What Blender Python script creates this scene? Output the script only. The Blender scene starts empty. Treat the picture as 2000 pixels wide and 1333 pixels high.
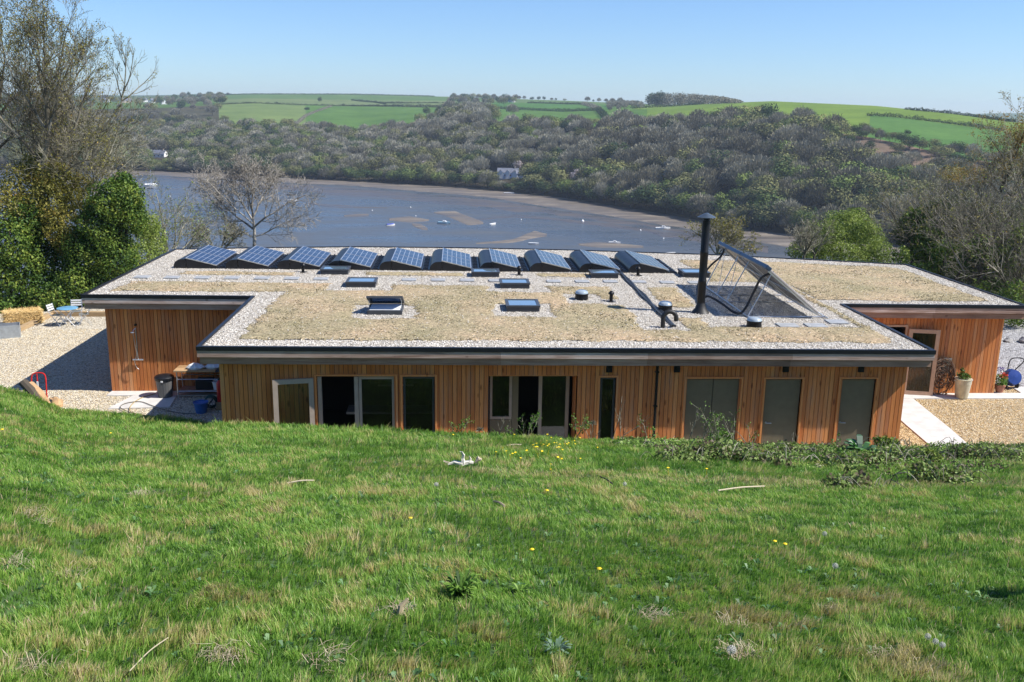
import bpy, math, random
import numpy as np
from mathutils import Matrix, Vector, Euler
random.seed(7); RNG = np.random.default_rng(11)
scene = bpy.context.scene
R = math.radians
# ------------------------------------------------------------------ camera
CF, CP, CY, CR, CH = 1811.84, 0.2437, 0.0620, 0.0160, 8.7434      # focal (px of 2000), pitch, yaw, roll, eye height
cyw, syw, cpt, spt, crl, srl = math.cos(CY), math.sin(CY), math.cos(CP), math.sin(CP), math.cos(CR), math.sin(CR)
rgt = Vector((cyw, -syw, 0)); fwd = Vector((syw*cpt, cyw*cpt, -spt)); upv = Vector((syw*spt, cyw*spt, cpt))
rr = rgt*crl + upv*srl; uu = -rgt*srl + upv*crl
cam_data = bpy.data.cameras.new("camera"); cam = bpy.data.objects.new("camera", cam_data)
scene.collection.objects.link(cam)
cam.matrix_world = Matrix(((rr.x, uu.x, -fwd.x, 0), (rr.y, uu.y, -fwd.y, 0), (rr.z, uu.z, -fwd.z, CH), (0, 0, 0, 1)))
cam_data.sensor_width = 36; cam_data.lens = CF/2000*36; cam_data.clip_end = 12000; cam_data.clip_start = 0.1
scene.camera = cam
# ------------------------------------------------------------------ sky, sun, exposure
SUN = Vector((0.88, -0.20, 1.0)).normalized()
elev = math.asin(SUN.z); azim = math.atan2(SUN.x, SUN.y)
world = bpy.data.worlds.new("World"); scene.world = world; world.use_nodes = True
wn = world.node_tree; bg = wn.nodes["Background"]
sky = wn.nodes.new("ShaderNodeTexSky"); sky.sky_type = 'NISHITA'; sky.sun_disc = False
sky.sun_elevation = elev; sky.sun_rotation = azim; sky.altitude = 50; sky.air_density = 1.0; sky.dust_density = 0.15; sky.ozone_density = 3.0
tint = wn.nodes.new("ShaderNodeMix"); tint.data_type = 'RGBA'; tint.blend_type = 'MULTIPLY'; tint.inputs[0].default_value = 1.0; tint.inputs[7].default_value = (0.63, 0.80, 1.08, 1)
wn.links.new(sky.outputs[0], tint.inputs[6]); wn.links.new(tint.outputs[2], bg.inputs[0]); bg.inputs[1].default_value = 0.082
sd = bpy.data.lights.new("sun", 'SUN'); sd.energy = 4.4; sd.angle = R(0.53); sd.color = (1.0, 0.955, 0.89)
sun = bpy.data.objects.new("sun", sd); scene.collection.objects.link(sun)
sun.rotation_euler = SUN.to_track_quat('Z', 'Y').to_euler()
scene.view_settings.view_transform = 'Standard'; scene.view_settings.look = 'None'
scene.view_settings.exposure = 0.85; scene.view_settings.gamma = 1.0
scene.cycles.max_bounces = 6; scene.cycles.transparent_max_bounces = 8

# ------------------------------------------------------------------ helpers
def ray(px, py):
    a = (px-1000)/CF; b = (py-666.5)/CF
    u = crl*a + srl*b; w = -srl*a + crl*b
    y = cpt - spt*w; z = -spt - cpt*w
    return np.array([cyw*u + syw*y, -syw*u + cyw*y, z])
def atZ(px, py, Z):
    d = ray(px, py); t = (Z-CH)/d[2]; return (d[0]*t, d[1]*t, Z)
def atY(px, py, Y):
    d = ray(px, py); t = Y/d[1]; return (d[0]*t, Y, CH+d[2]*t)
def atD(px, py, D):
    d = ray(px, py); t = D/math.hypot(d[0], d[1]); return (d[0]*t, d[1]*t, CH+d[2]*t)
def to_px(P):
    x, y, z = P[0], P[1], P[2]-CH
    X = cyw*x - syw*y; Y = syw*x + cyw*y
    d = cpt*Y - spt*z; v = spt*Y + cpt*z
    u, w = X/d, -v/d
    return 1000+CF*(crl*u-srl*w), 666.5+CF*(srl*u+crl*w)

class MB:
    """collects verts / faces (+ one float per face)"""
    def __init__(s): s.v = []; s.f = []; s.t = []
    def add(s, v, f, t=0.5):
        n = len(s.v); s.v += [tuple(p) for p in v]; s.f += [tuple(i+n for i in q) for q in f]
        s.t += ([t]*len(f) if not hasattr(t, '__len__') else list(t)); return s
    def box(s, a, b, t=0.5, M=None):
        (x0, y0, z0), (x1, y1, z1) = a, b
        v = [(x0,y0,z0),(x1,y0,z0),(x1,y1,z0),(x0,y1,z0),(x0,y0,z1),(x1,y0,z1),(x1,y1,z1),(x0,y1,z1)]
        if M is not None: v = [tuple(M @ Vector(p)) for p in v]
        return s.add(v, [(0,3,2,1),(4,5,6,7),(0,1,5,4),(1,2,6,5),(2,3,7,6),(3,0,4,7)], t)
    def tube(s, pts, r, n=8, t=0.5, cap=True):
        pts = [Vector(p) for p in pts]; rs = r if hasattr(r, '__len__') else [r]*len(pts)
        v = []; f = []
        prev = None
        for i, p in enumerate(pts):
            d = (pts[min(i+1, len(pts)-1)] - pts[max(i-1, 0)]).normalized()
            if prev is None:
                a = d.orthogonal().normalized()
            else:
                a = (prev - d*prev.dot(d))
                a = a.normalized() if a.length > 1e-6 else d.orthogonal().normalized()
            prev = a; b = d.cross(a)
            for k in range(n):
                an = 2*math.pi*k/n; v.append(p + (a*math.cos(an)+b*math.sin(an))*rs[i])
        for i in range(len(pts)-1):
            for k in range(n):
                f.append((i*n+k, i*n+(k+1) % n, (i+1)*n+(k+1) % n, (i+1)*n+k))
        if cap: f.append(tuple(range(n))[::-1]); f.append(tuple((len(pts)-1)*n+k for k in range(n)))
        return s.add(v, f, t)
    def lathe(s, prof, c=(0,0,0), n=24, t=0.5):
        v = []; f = []
        for (r, z) in prof:
            for k in range(n):
                a = 2*math.pi*k/n; v.append((c[0]+r*math.cos(a), c[1]+r*math.sin(a), c[2]+z))
        for i in range(len(prof)-1):
            for k in range(n):
                f.append((i*n+k, i*n+(k+1) % n, (i+1)*n+(k+1) % n, (i+1)*n+k))
        if prof[0][0] > 1e-4: f.append(tuple(range(n))[::-1])
        if prof[-1][0] > 1e-4: f.append(tuple((len(prof)-1)*n+k for k in range(n)))
        return s.add(v, f, t)
    def prism(s, poly, z0, z1, t=0.5):
        n = len(poly)
        v = [(x, y, z0(x, y) if callable(z0) else z0) for x, y in poly] + [(x, y, z1(x, y) if callable(z1) else z1) for x, y in poly]
        f = [tuple(range(n))[::-1], tuple(range(n, 2*n))] + [(i, (i+1) % n, n+(i+1) % n, n+i) for i in range(n)]
        return s.add(v, f, t)
    def xf(s, M):
        s.v = [tuple(M @ Vector(p)) for p in s.v]; return s

def np_mesh(name, V, F, tone=None, extra=None):
    """V (n,3); F = list of arrays of equal-sized faces"""
    me = bpy.data.meshes.new(name)
    V = np.asarray(V, dtype=np.float32)
    Fs = [np.asarray(f, dtype=np.int32) for f in (F if isinstance(F, list) else [F]) if len(f)]
    me.vertices.add(len(V)); me.vertices.foreach_set("co", V.ravel())
    idx = np.concatenate([f.ravel() for f in Fs]); tot = np.concatenate([np.full(len(f), f.shape[1], np.int32) for f in Fs])
    st = np.concatenate([[0], np.cumsum(tot)[:-1]]).astype(np.int32)
    me.loops.add(len(idx)); me.loops.foreach_set("vertex_index", idx)
    me.polygons.add(len(tot)); me.polygons.foreach_set("loop_start", st); me.polygons.foreach_set("loop_total", tot)
    me.update(calc_edges=True)
    if tone is not None:
        a = me.attributes.new("tone", 'FLOAT', 'FACE'); a.data.foreach_set("value", np.asarray(tone, np.float32))
    for k, arr in (extra or {}).items():
        a = me.attributes.new(k, 'FLOAT_COLOR', 'FACE'); a.data.foreach_set("color", np.asarray(arr, np.float32).ravel())
    return me
def smooth(me, on=True):
    me.polygons.foreach_set("use_smooth", np.full(len(me.polygons), on, bool)); me.update()
def mesh_of(name, mb, sm=False):
    me = bpy.data.meshes.new(name); me.from_pydata(mb.v, [], mb.f); me.update()
    a = me.attributes.new("tone", 'FLOAT', 'FACE'); a.data.foreach_set("value", np.asarray(mb.t, np.float32))
    if sm:
        smooth(me)
        try: me.set_sharp_from_angle(angle=R(40))
        except Exception: pass
    return me
def link(name, me, mats, parent=None):
    o = bpy.data.objects.new(name, me); scene.collection.objects.link(o)
    for m in (mats if isinstance(mats, (list, tuple)) else [mats]): me.materials.append(m)
    if parent is not None: o.parent = parent
    return o
def obj(name, mb, m, parent=None, sm=False, bev=0):
    o = link(name, mesh_of(name, mb, sm), m)
    if parent is not None:
        o.parent = parent
        if parent.type == 'EMPTY': o.matrix_parent_inverse = Matrix.Translation(-parent.location)
    if bev:
        md = o.modifiers.new("bevel", 'BEVEL'); md.width = bev; md.segments = 2; md.limit_method = 'ANGLE'; md.angle_limit = R(35)
    return o
def tag(o, label=None, cat=None, group=None, kind=None):
    if label: o['label'] = label
    if cat: o['category'] = cat
    if group: o['group'] = group
    if kind: o['kind'] = kind
    return o
def thing(name, label, cat, loc=(0,0,0), group=None):
    o = bpy.data.objects.new(name, None); scene.collection.objects.link(o); o.location = loc
    o.empty_display_size = 0.2
    return tag(o, label, cat, group)
def dup(root, loc, rz=0.0, label=None, sc=None, name=None):
    r = root.copy(); scene.collection.objects.link(r); r.location = loc; r.rotation_euler = (0, 0, rz)
    if sc is not None: r.scale = (sc, sc, sc) if not hasattr(sc, '__len__') else sc
    if label: r['label'] = label
    for ch in list(root.children):
        c = ch.copy(); scene.collection.objects.link(c); c.parent = r
        for g in ch.children:
            d = g.copy(); scene.collection.objects.link(d); d.parent = c
    return r

# value noise ------------------------------------------------------
_LAT = np.random.default_rng(5).random((256, 256))
def vnoise(x, y):
    xi = np.floor(x).astype(int); yi = np.floor(y).astype(int); fx = x-xi; fy = y-yi
    fx = fx*fx*(3-2*fx); fy = fy*fy*(3-2*fy)
    g = lambda a, b: _LAT[a % 256, b % 256]
    return (g(xi, yi)*(1-fx)+g(xi+1, yi)*fx)*(1-fy) + (g(xi, yi+1)*(1-fx)+g(xi+1, yi+1)*fx)*fy
def fbm(x, y, o=3):
    s = 0; a = 0.5; t = 0
    for i in range(o):
        s = s + a*vnoise(x*2**i+17.3*i, y*2**i+5.1*i); t += a; a *= 0.5
    return s/t

# materials --------------------------------------------------------
def new_mat(name):
    m = bpy.data.materials.new(name); m.use_nodes = True; nt = m.node_tree; nt.nodes.clear()
    out = nt.nodes.new("ShaderNodeOutputMaterial"); return m, nt, out
def N(nt, typ, ins=None, **kw):
    n = nt.nodes.new(typ)
    for k, v in kw.items(): setattr(n, k, v)
    for k, v in (ins or {}).items():
        s = n.inputs[k]
        if hasattr(v, 'is_linked') or isinstance(v, bpy.types.NodeSocket): nt.links.new(v, s)
        else: s.default_value = v
    return n
def c4(c): return (c[0], c[1], c[2], 1.0)
def ramp(nt, fac, stops, interp='LINEAR'):
    r = N(nt, "ShaderNodeValToRGB", {0: fac}); cr = r.color_ramp; cr.interpolation = interp
    while len(cr.elements) < len(stops): cr.elements.new(0.5)
    for e, (p, c) in zip(cr.elements, stops): e.position = p; e.color = c4(c)
    return r.outputs[0]
def coords(nt, scale=(1,1,1), which='Object'):
    tc = N(nt, "ShaderNodeTexCoord"); mp = N(nt, "ShaderNodeMapping", {0: tc.outputs[which]}); mp.inputs['Scale'].default_value = scale
    return mp.outputs[0]
def noise(nt, vec, scale, detail=4, rough=0.55, dist=0.0):
    n = N(nt, "ShaderNodeTexNoise", {'Vector': vec, 'Scale': scale, 'Detail': detail, 'Roughness': rough, 'Distortion': dist}); return n.outputs[0]
def mixc(nt, fac, a, b, mode='MIX'):
    m = N(nt, "ShaderNodeMix", data_type='RGBA', blend_type=mode)
    for s, v in ((m.inputs[0], fac), (m.inputs[6], a), (m.inputs[7], b)):
        if isinstance(v, bpy.types.NodeSocket): nt.links.new(v, s)
        elif isinstance(v, tuple): s.default_value = c4(v)
        else: s.default_value = v
    return m.outputs[2]
def math_(nt, op, a, b=0.5):
    m = N(nt, "ShaderNodeMath", operation=op)
    for s, v in ((m.inputs[0], a), (m.inputs[1], b)):
        if isinstance(v, bpy.types.NodeSocket): nt.links.new(v, s)
        else: s.default_value = v
    return m.outputs[0]
def bump(nt, h, strength=0.3, dist=0.02):
    return N(nt, "ShaderNodeBump", {'Height': h, 'Strength': strength, 'Distance': dist}).outputs[0]
def principled(nt, out, col, rough=0.6, metal=0.0, nrm=None, spec=0.5, **kw):
    p = N(nt, "ShaderNodeBsdfPrincipled")
    for k, v in (('Base Color', col), ('Roughness', rough), ('Metallic', metal), ('Specular IOR Level', spec)) + tuple(kw.items()):
        s = p.inputs[k]
        if isinstance(v, bpy.types.NodeSocket): nt.links.new(v, s)
        elif isinstance(v, tuple): s.default_value = c4(v) if len(s.default_value) == 4 else v
        else: s.default_value = v
    if nrm is not None: nt.links.new(nrm, p.inputs['Normal'])
    nt.links.new(p.outputs[0], out.inputs[0]); return p
def simple(name, c, rough=0.5, metal=0.0, var=0.15, scale=6.0, bmp=0.0, spec=0.5, **kw):
    """plain colour with mild noise wear"""
    m, nt, out = new_mat(name)
    v = coords(nt); n = noise(nt, v, scale, 5)
    a = tuple(max(0, x*(1-var)) for x in c); b = tuple(min(1, x*(1+var)) for x in c)
    col = ramp(nt, n, [(0.3, a), (0.7, b)])
    rg = math_(nt, 'MULTIPLY_ADD', n, 0.15); rg.node.inputs[2].default_value = rough-0.07
    principled(nt, out, col, rg, metal, bump(nt, n, bmp) if bmp else None, spec, **kw)
    return m
def leafy(name, stops, trans=0.3, rough=0.55, objrand=0.0, gloss=0.02, big=None):
    """foliage: ramp over the face tone (+ a per-object shift)"""
    m, nt, out = new_mat(name)
    at = N(nt, "ShaderNodeAttribute", attribute_name="tone"); f = at.outputs['Fac']
    if objrand:
        oi = N(nt, "ShaderNodeObjectInfo"); sh = math_(nt, 'MULTIPLY', math_(nt, 'SUBTRACT', oi.outputs['Random'], 0.5), objrand)
        f = math_(nt, 'ADD', f, sh)
    col = ramp(nt, f, stops)
    d = N(nt, "ShaderNodeBsdfDiffuse", {'Color': col}); tr = N(nt, "ShaderNodeBsdfTranslucent", {'Color': col})
    mx = N(nt, "ShaderNodeMixShader", {0: trans, 1: d.outputs[0], 2: tr.outputs[0]})
    gl = N(nt, "ShaderNodeBsdfGlossy", {'Color': (1,1,1,1), 'Roughness': rough})
    mx2 = N(nt, "ShaderNodeMixShader", {0: gloss, 1: mx.outputs[0], 2: gl.outputs[0]})
    nt.links.new(mx2.outputs[0], out.inputs[0]); return m

def cladding_mat():
    m, nt, out = new_mat("larch_cladding")
    at = N(nt, "ShaderNodeAttribute", attribute_name="tone").outputs['Fac']
    v = coords(nt, (14, 14, 0.9)); n = noise(nt, v, 3.0, 6, 0.6, 0.4)
    v2 = coords(nt, (1, 1, 0.25)); n2 = noise(nt, v2, 1.3, 3)
    kv = N(nt, "ShaderNodeTexVoronoi", {'Vector': coords(nt, (5, 5, 1.6)), 'Scale': 1.0}).outputs['Distance']
    base = ramp(nt, at, [(0.0, (0.47, 0.138, 0.032)), (0.4, (0.56, 0.182, 0.044)), (0.75, (0.64, 0.225, 0.060)), (1.0, (0.71, 0.29, 0.090))])
    grain = ramp(nt, n, [(0.25, (0.66, 0.58, 0.52)), (0.5, (1, 1, 1)), (0.8, (1.15, 1.13, 1.1))])
    col = mixc(nt, 1.0, base, grain, 'MULTIPLY')
    col = mixc(nt, math_(nt, 'MULTIPLY', n2, 0.35), col, (0.56, 0.27, 0.12))
    zc = N(nt, 'ShaderNodeSeparateXYZ', {0: N(nt, 'ShaderNodeTexCoord').outputs['Object']}).outputs[2]; st_ = noise(nt, coords(nt, (3, 3, .35)), 1.6, 4, .6)
    col = mixc(nt, math_(nt, 'MULTIPLY', ramp(nt, st_, [(.5, (0, 0, 0)), (.72, (1, 1, 1))]), .45), col, (0.40, 0.27, 0.18))
    knot = ramp(nt, kv, [(0.0, (0.2, 0.13, 0.1)), (0.10, (0.45, 0.36, 0.3)), (0.17, (1, 1, 1))])
    col = mixc(nt, 0.8, col, knot, 'MULTIPLY')
    principled(nt, out, col, 0.7, nrm=bump(nt, n, 0.25, 0.01), spec=0.25); return m
def grey_timber(name, stops, ax=0):
    m, nt, out = new_mat(name)
    sc = [9, 9, 9]; sc[ax] = 0.5
    at = N(nt, "ShaderNodeAttribute", attribute_name="tone").outputs['Fac']
    n = noise(nt, coords(nt, tuple(sc)), 2.2, 6, 0.65, 0.5); n2 = noise(nt, coords(nt, (0.8, 0.8, 2)), 1.5, 4)
    f = math_(nt, 'ADD', math_(nt, 'MULTIPLY', n, 0.6), math_(nt, 'MULTIPLY', n2, 0.25))
    f = math_(nt, 'ADD', f, math_(nt, 'MULTIPLY', math_(nt, 'SUBTRACT', at, 0.5), 0.16))
    kv = N(nt, "ShaderNodeTexVoronoi", {'Vector': coords(nt, (1.7, 3, 3)), 'Scale': 1.0}).outputs['Distance']
    col = ramp(nt, f, stops)
    col = mixc(nt, 0.75, col, ramp(nt, kv, [(0.0, (0.2, 0.16, 0.14)), (0.07, (0.5, 0.42, 0.4)), (0.11, (1, 1, 1))]), 'MULTIPLY')
    principled(nt, out, col, 0.8, nrm=bump(nt, n, 0.3, 0.01), spec=0.2); return m
def pebble_mat(name, scale, stops, gap=(0.05, 0.045, 0.04), patch=None, bstr=1.0, edge=0.10):
    m, nt, out = new_mat(name)
    v = coords(nt); w = N(nt, "ShaderNodeTexNoise", {'Vector': v, 'Scale': scale*0.8, 'Detail': 2})
    vv = mixc(nt, 0.035, v, w.outputs['Color'])
    vo = N(nt, "ShaderNodeTexVoronoi", {'Vector': vv, 'Scale': scale}); ed = N(nt, "ShaderNodeTexVoronoi", {'Vector': vv, 'Scale': scale}, feature='DISTANCE_TO_EDGE')
    sx = N(nt, "ShaderNodeSeparateColor", {0: vo.outputs['Color']})
    col = ramp(nt, sx.outputs[0], stops)
    if patch:
        big = noise(nt, v, patch[0], 4); col = mixc(nt, ramp(nt, big, [(0.45, (0, 0, 0)), (0.62, (1, 1, 1))]), col, mixc(nt, 1.0, col, patch[1], 'MULTIPLY'))
    g = ramp(nt, ed.outputs['Distance'], [(0.0, (1, 1, 1)), (edge, (0, 0, 0))])
    col = mixc(nt, g, col, gap)
    h = math_(nt, 'MULTIPLY', ramp(nt, ed.outputs['Distance'], [(0.0, (0, 0, 0)), (0.35, (1, 1, 1))]), math_(nt, 'ADD', sx.outputs[1], 0.4))
    principled(nt, out, col, 0.75, nrm=bump(nt, h, bstr, 0.6/scale), spec=0.3); return m
M = {}
M['clad'] = cladding_mat()
M['fascia'] = grey_timber("weathered_fascia_timber", [(0.25, (0.24, 0.14, 0.10)), (0.42, (0.44, 0.31, 0.245)), (0.56, (0.64, 0.52, 0.45)), (0.72, (0.76, 0.68, 0.61))])
M['fascia2'] = grey_timber("brown_fascia_timber", [(0.22, (0.18, 0.095, 0.060)), (0.45, (0.38, 0.23, 0.155)), (0.62, (0.50, 0.35, 0.26)), (0.8, (0.60, 0.48, 0.40))])
M['fasciay'] = grey_timber("side_fascia_timber", [(0.22, (0.10, 0.070, 0.055)), (0.45, (0.26, 0.18, 0.15)), (0.75, (0.48, 0.42, 0.39))], 1)
M['trim'] = simple("dark_roof_trim", (0.009, 0.010, 0.014), 0.42, spec=0.35)
M['black'] = simple("matt_black_metal", (0.007, 0.007, 0.0075), 0.42, spec=0.3)
M['plastic'] = simple("black_plastic", (0.010, 0.011, 0.014), 0.38, spec=0.4)
M['rubber'] = simple("black_rubber", (0.012, 0.012, 0.012), 0.55)
M['steel'] = simple("galvanised_steel", (0.55, 0.57, 0.58), 0.38, 0.8)
M['alu'] = simple("aluminium", (0.62, 0.63, 0.64), 0.35, 0.85)
M['grey_frame'] = simple("grey_window_frame", (0.045, 0.050, 0.058), 0.4)
M['pane_sky'] = simple("rooflight_glass", (0.16, 0.24, 0.30), 0.06, 0.0, 0.1, spec=1.0, **{'Coat Weight': 1.0, 'Coat Roughness': 0.03})
M['door_grey'] = simple("grey_painted_door", (0.155, 0.125, 0.078), 0.42, var=0.08)
M['taupe'] = simple("taupe_painted_frame", (0.36, 0.29, 0.235), 0.5, var=0.08)
M['cream'] = simple("pale_timber_frame", (0.50, 0.33, 0.22), 0.5, var=0.1)
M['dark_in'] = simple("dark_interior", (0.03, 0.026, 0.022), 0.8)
M['pale_in'] = simple("pale_interior", (0.45, 0.42, 0.38), 0.8)
M['pebble'] = pebble_mat("white_roof_pebbles", 23, [(0.0, (0.30, 0.25, 0.19)), (0.22, (0.52, 0.465, 0.385)), (0.5, (0.68, 0.625, 0.53)), (1.0, (0.84, 0.80, 0.72))], edge=0.12)
M['gravel'] = pebble_mat("cream_gravel", 21, [(0.0, (0.28, 0.22, 0.14)), (0.2, (0.55, 0.46, 0.33)), (0.5, (0.73, 0.65, 0.50)), (1.0, (0.86, 0.80, 0.66))], (0.09, 0.075, 0.06), edge=0.09)
M['gravel2'] = pebble_mat("golden_gravel", 19, [(0.0, (0.22, 0.13, 0.05)), (0.2, (0.48, 0.32, 0.14)), (0.6, (0.66, 0.47, 0.23)), (1.0, (0.78, 0.62, 0.37))], (0.09, 0.06, 0.035), edge=0.09)
M['gravel3'] = pebble_mat("grey_drive_gravel", 15, [(0.0, (0.22, 0.21, 0.20)), (0.4, (0.44, 0.43, 0.42)), (1.0, (0.62, 0.61, 0.60))], (0.12, 0.12, 0.12), edge=0.09)
M['concrete'] = simple("pale_concrete", (0.53, 0.51, 0.475), 0.75, var=0.12, scale=3, bmp=0.1)
M['slate'] = simple("grey_paver", (0.30, 0.31, 0.315), 0.6, var=0.2, scale=5, bmp=0.2)
M['red'] = simple("red_paint", (0.55, 0.02, 0.015), 0.35)
M['blue'] = simple("blue_plastic", (0.03, 0.14, 0.42), 0.4)
M['pblue'] = simple("pale_blue_paint", (0.14, 0.33, 0.50), 0.35)
M['white'] = simple("white_paint", (0.74, 0.74, 0.73), 0.45, var=0.06)
M['dgreen'] = simple("dark_green_plastic", (0.01, 0.05, 0.03), 0.5)
M['binp'] = simple("grey_bin_plastic", (0.10, 0.10, 0.10), 0.5)
M['wood'] = grey_timber("pale_bench_timber", [(0.25, (0.26, 0.15, 0.07)), (0.5, (0.46, 0.30, 0.16)), (0.75, (0.58, 0.42, 0.26))])
M['sleeper'] = grey_timber("timber_edging", [(0.25, (0.20, 0.13, 0.07)), (0.5, (0.38, 0.27, 0.15)), (0.75, (0.5, 0.38, 0.24))])
M['soil'] = simple("soil", (0.085, 0.06, 0.04), 0.9, var=0.4, scale=9, bmp=0.5)
# ------------------------------------------------------------------ more materials
def glass_mat(name, tint=0.35, refl=1.0):
    m, nt, out = new_mat(name)
    fr = N(nt, "ShaderNodeFresnel", {'IOR': 1.6}); f = math_(nt, 'MULTIPLY', fr.outputs[0], refl)
    t = N(nt, "ShaderNodeBsdfTransparent", {'Color': (tint, tint, tint*1.02, 1)}); g = N(nt, "ShaderNodeBsdfGlossy", {'Color': (0.9, 0.95, 1, 1), 'Roughness': 0.015})
    mx = N(nt, "ShaderNodeMixShader", {0: f, 1: t.outputs[0], 2: g.outputs[0]}); nt.links.new(mx.outputs[0], out.inputs[0]); return m
M['glass'] = glass_mat("window_glass", 0.45); M['clear'] = glass_mat("clear_glass", 0.9)
def pv_mat():
    m, nt, out = new_mat("photovoltaic_cells")
    tc = N(nt, "ShaderNodeTexCoord"); uv = tc.outputs['UV']; sp = N(nt, "ShaderNodeSeparateXYZ", {0: uv})
    def grid(sock, n, w):
        fr = math_(nt, 'FRACT', math_(nt, 'MULTIPLY', sock, n)); d = math_(nt, 'ABSOLUTE', math_(nt, 'SUBTRACT', fr, 0.5))
        return math_(nt, 'GREATER_THAN', d, 0.5-w)
    g = math_(nt, 'MAXIMUM', grid(sp.outputs[0], 6, 0.045), math_(nt, 'MULTIPLY', grid(sp.outputs[1], 2, 0.012), 1.0))
    g2 = grid(sp.outputs[1], 10, 0.02)
    n = noise(nt, coords(nt, (1, 1, 1), 'UV'), 9, 2)
    cell = ramp(nt, n, [(0.3, (0.010, 0.016, 0.036)), (0.7, (0.018, 0.028, 0.060))])
    col = mixc(nt, math_(nt, 'MULTIPLY', g2, 0.15), cell, (0.25, 0.28, 0.32)); col = mixc(nt, g, col, (0.34, 0.37, 0.42))
    principled(nt, out, col, 0.22, spec=0.45, **{'Coat Weight': 0.15, 'Coat Roughness': 0.1}); return m
M['pv'] = pv_mat()
def sedum_mat():
    m, nt, out = new_mat("dry_sedum_substrate"); v = coords(nt)
    big = noise(nt, v, 0.55, 4, 0.6); mid = noise(nt, v, 4.5, 4, 0.7); fine = noise(nt, v, 42, 3, 0.7)
    base = ramp(nt, big, [(0.30, (0.30, 0.265, 0.165)), (0.45, (0.36, 0.300, 0.195)), (0.58, (0.42, 0.330, 0.220)), (0.72, (0.47, 0.345, 0.230))])
    col = mixc(nt, ramp(nt, mid, [(0.45, (0, 0, 0)), (0.66, (0.45, 0.45, 0.45))]), base, (0.20, 0.185, 0.10))
    vo = N(nt, "ShaderNodeTexVoronoi", {'Vector': v, 'Scale': 30.0}); sx = N(nt, "ShaderNodeSeparateColor", {0: vo.outputs['Color']})
    sp = ramp(nt, sx.outputs[0], [(0.0, (0.35, 0.33, 0.3)), (0.14, (0.8, 0.8, 0.75)), (0.55, (1, 1, 1)), (0.9, (1.25, 1.22, 1.15)), (1.0, (1.9, 1.85, 1.75))])
    col = mixc(nt, 1.0, col, sp, 'MULTIPLY'); col = mixc(nt, 1.0, col, ramp(nt, fine, [(0.3, (0.55, 0.53, 0.5)), (0.55, (1.1, 1.1, 1.1))]), 'MULTIPLY')
    principled(nt, out, col, 0.95, nrm=bump(nt, math_(nt, 'ADD', fine, mid), 0.9, 0.03), spec=0.1); return m
M['sedum'] = sedum_mat()
M['sedum_leaf'] = leafy("sedum_tufts", [(0.0, (0.06, 0.06, 0.03)), (0.35, (0.20, 0.18, 0.09)), (0.7, (0.38, 0.30, 0.17)), (1.0, (0.54, 0.43, 0.29))], 0.15)

# ------------------------------------------------------------------ the house
X0, X1, X2, X3 = -11.25, -6.21, 12.03, 17.99
Y1, Y2, Y2r = 21.87, 28.05, 27.60
def RZ(x, y=0): return 3.10 - 0.0049*x
OUT = [(X1, Y1), (X2, Y1), (X2, Y2r), (X3, Y2r), (X3, 35.72), (14.76, 36.67), (10.42, 37.86), (4.5, 38.69), (0.19, 38.93), (-4.08, 38.88), (-8.17, 38.24), (X0, 37.57), (X0, Y2), (X1, Y2)]
def offset(poly, d):
    n = len(poly); r = []
    for i in range(n):
        p0, p1, p2 = Vector(poly[i-1]), Vector(poly[i]), Vector(poly[(i+1) % n])
        a = (p1-p0).normalized(); b = (p2-p1).normalized()
        na = Vector((-a.y, a.x)); nb = Vector((-b.y, b.x)); k = (na+nb); k = k/(k.dot(na))
        q = p1 + k*d; r.append((q.x, q.y))
    return r
def ring(mb, d0, d1, zt, zb, seg=3.6, tone=True):
    A = offset(OUT, d0); B = offset(OUT, d1); n = len(A)
    for i in range(n):
        a0, a1, b0, b1 = Vector(A[i]), Vector(A[(i+1) % n]), Vector(B[i]), Vector(B[(i+1) % n])
        L = (a1-a0).length; k = max(1, round(L/seg))
        for j in range(k):
            s, e = j/k, (j+1)/k - (0.004/L if j < k-1 else 0)
            q = [a0.lerp(a1, s), a0.lerp(a1, e), b0.lerp(b1, e), b0.lerp(b1, s)]
            mb.prism([(p.x, p.y) for p in q], lambda x, y: RZ(x)+zb, lambda x, y: RZ(x)+zt, random.random() if tone else 0.5)
    return mb
house = thing("timber_house", "long single storey larch clad house with pebble and sedum flat roof", "house", (0, 22, 0))
roof = obj("roof", MB().prism(offset(OUT, 0.10), lambda x, y: RZ(x)-0.43, lambda x, y: RZ(x)-0.05), M['fascia2'], house)
tag(roof, "wide flat roof slab with timber soffit")
o = obj("roof_trim", ring(MB(), 0, 0.095, 0.02, -0.085, 50, False), M['trim'], roof)
o = obj("fascia_board", ring(MB(), 0.014, 0.10, -0.087, -0.245), M['fascia'], roof)
o = obj("lower_fascia_board", ring(MB(), 0.06, 0.10, -0.26, -0.428), M['fascia2'], roof)
pe = obj("pebble_margin", MB().prism(offset(OUT, 0.096), lambda x, y: RZ(x)-0.049, lambda x, y: RZ(x)-0.018), M['pebble'], roof)
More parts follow.
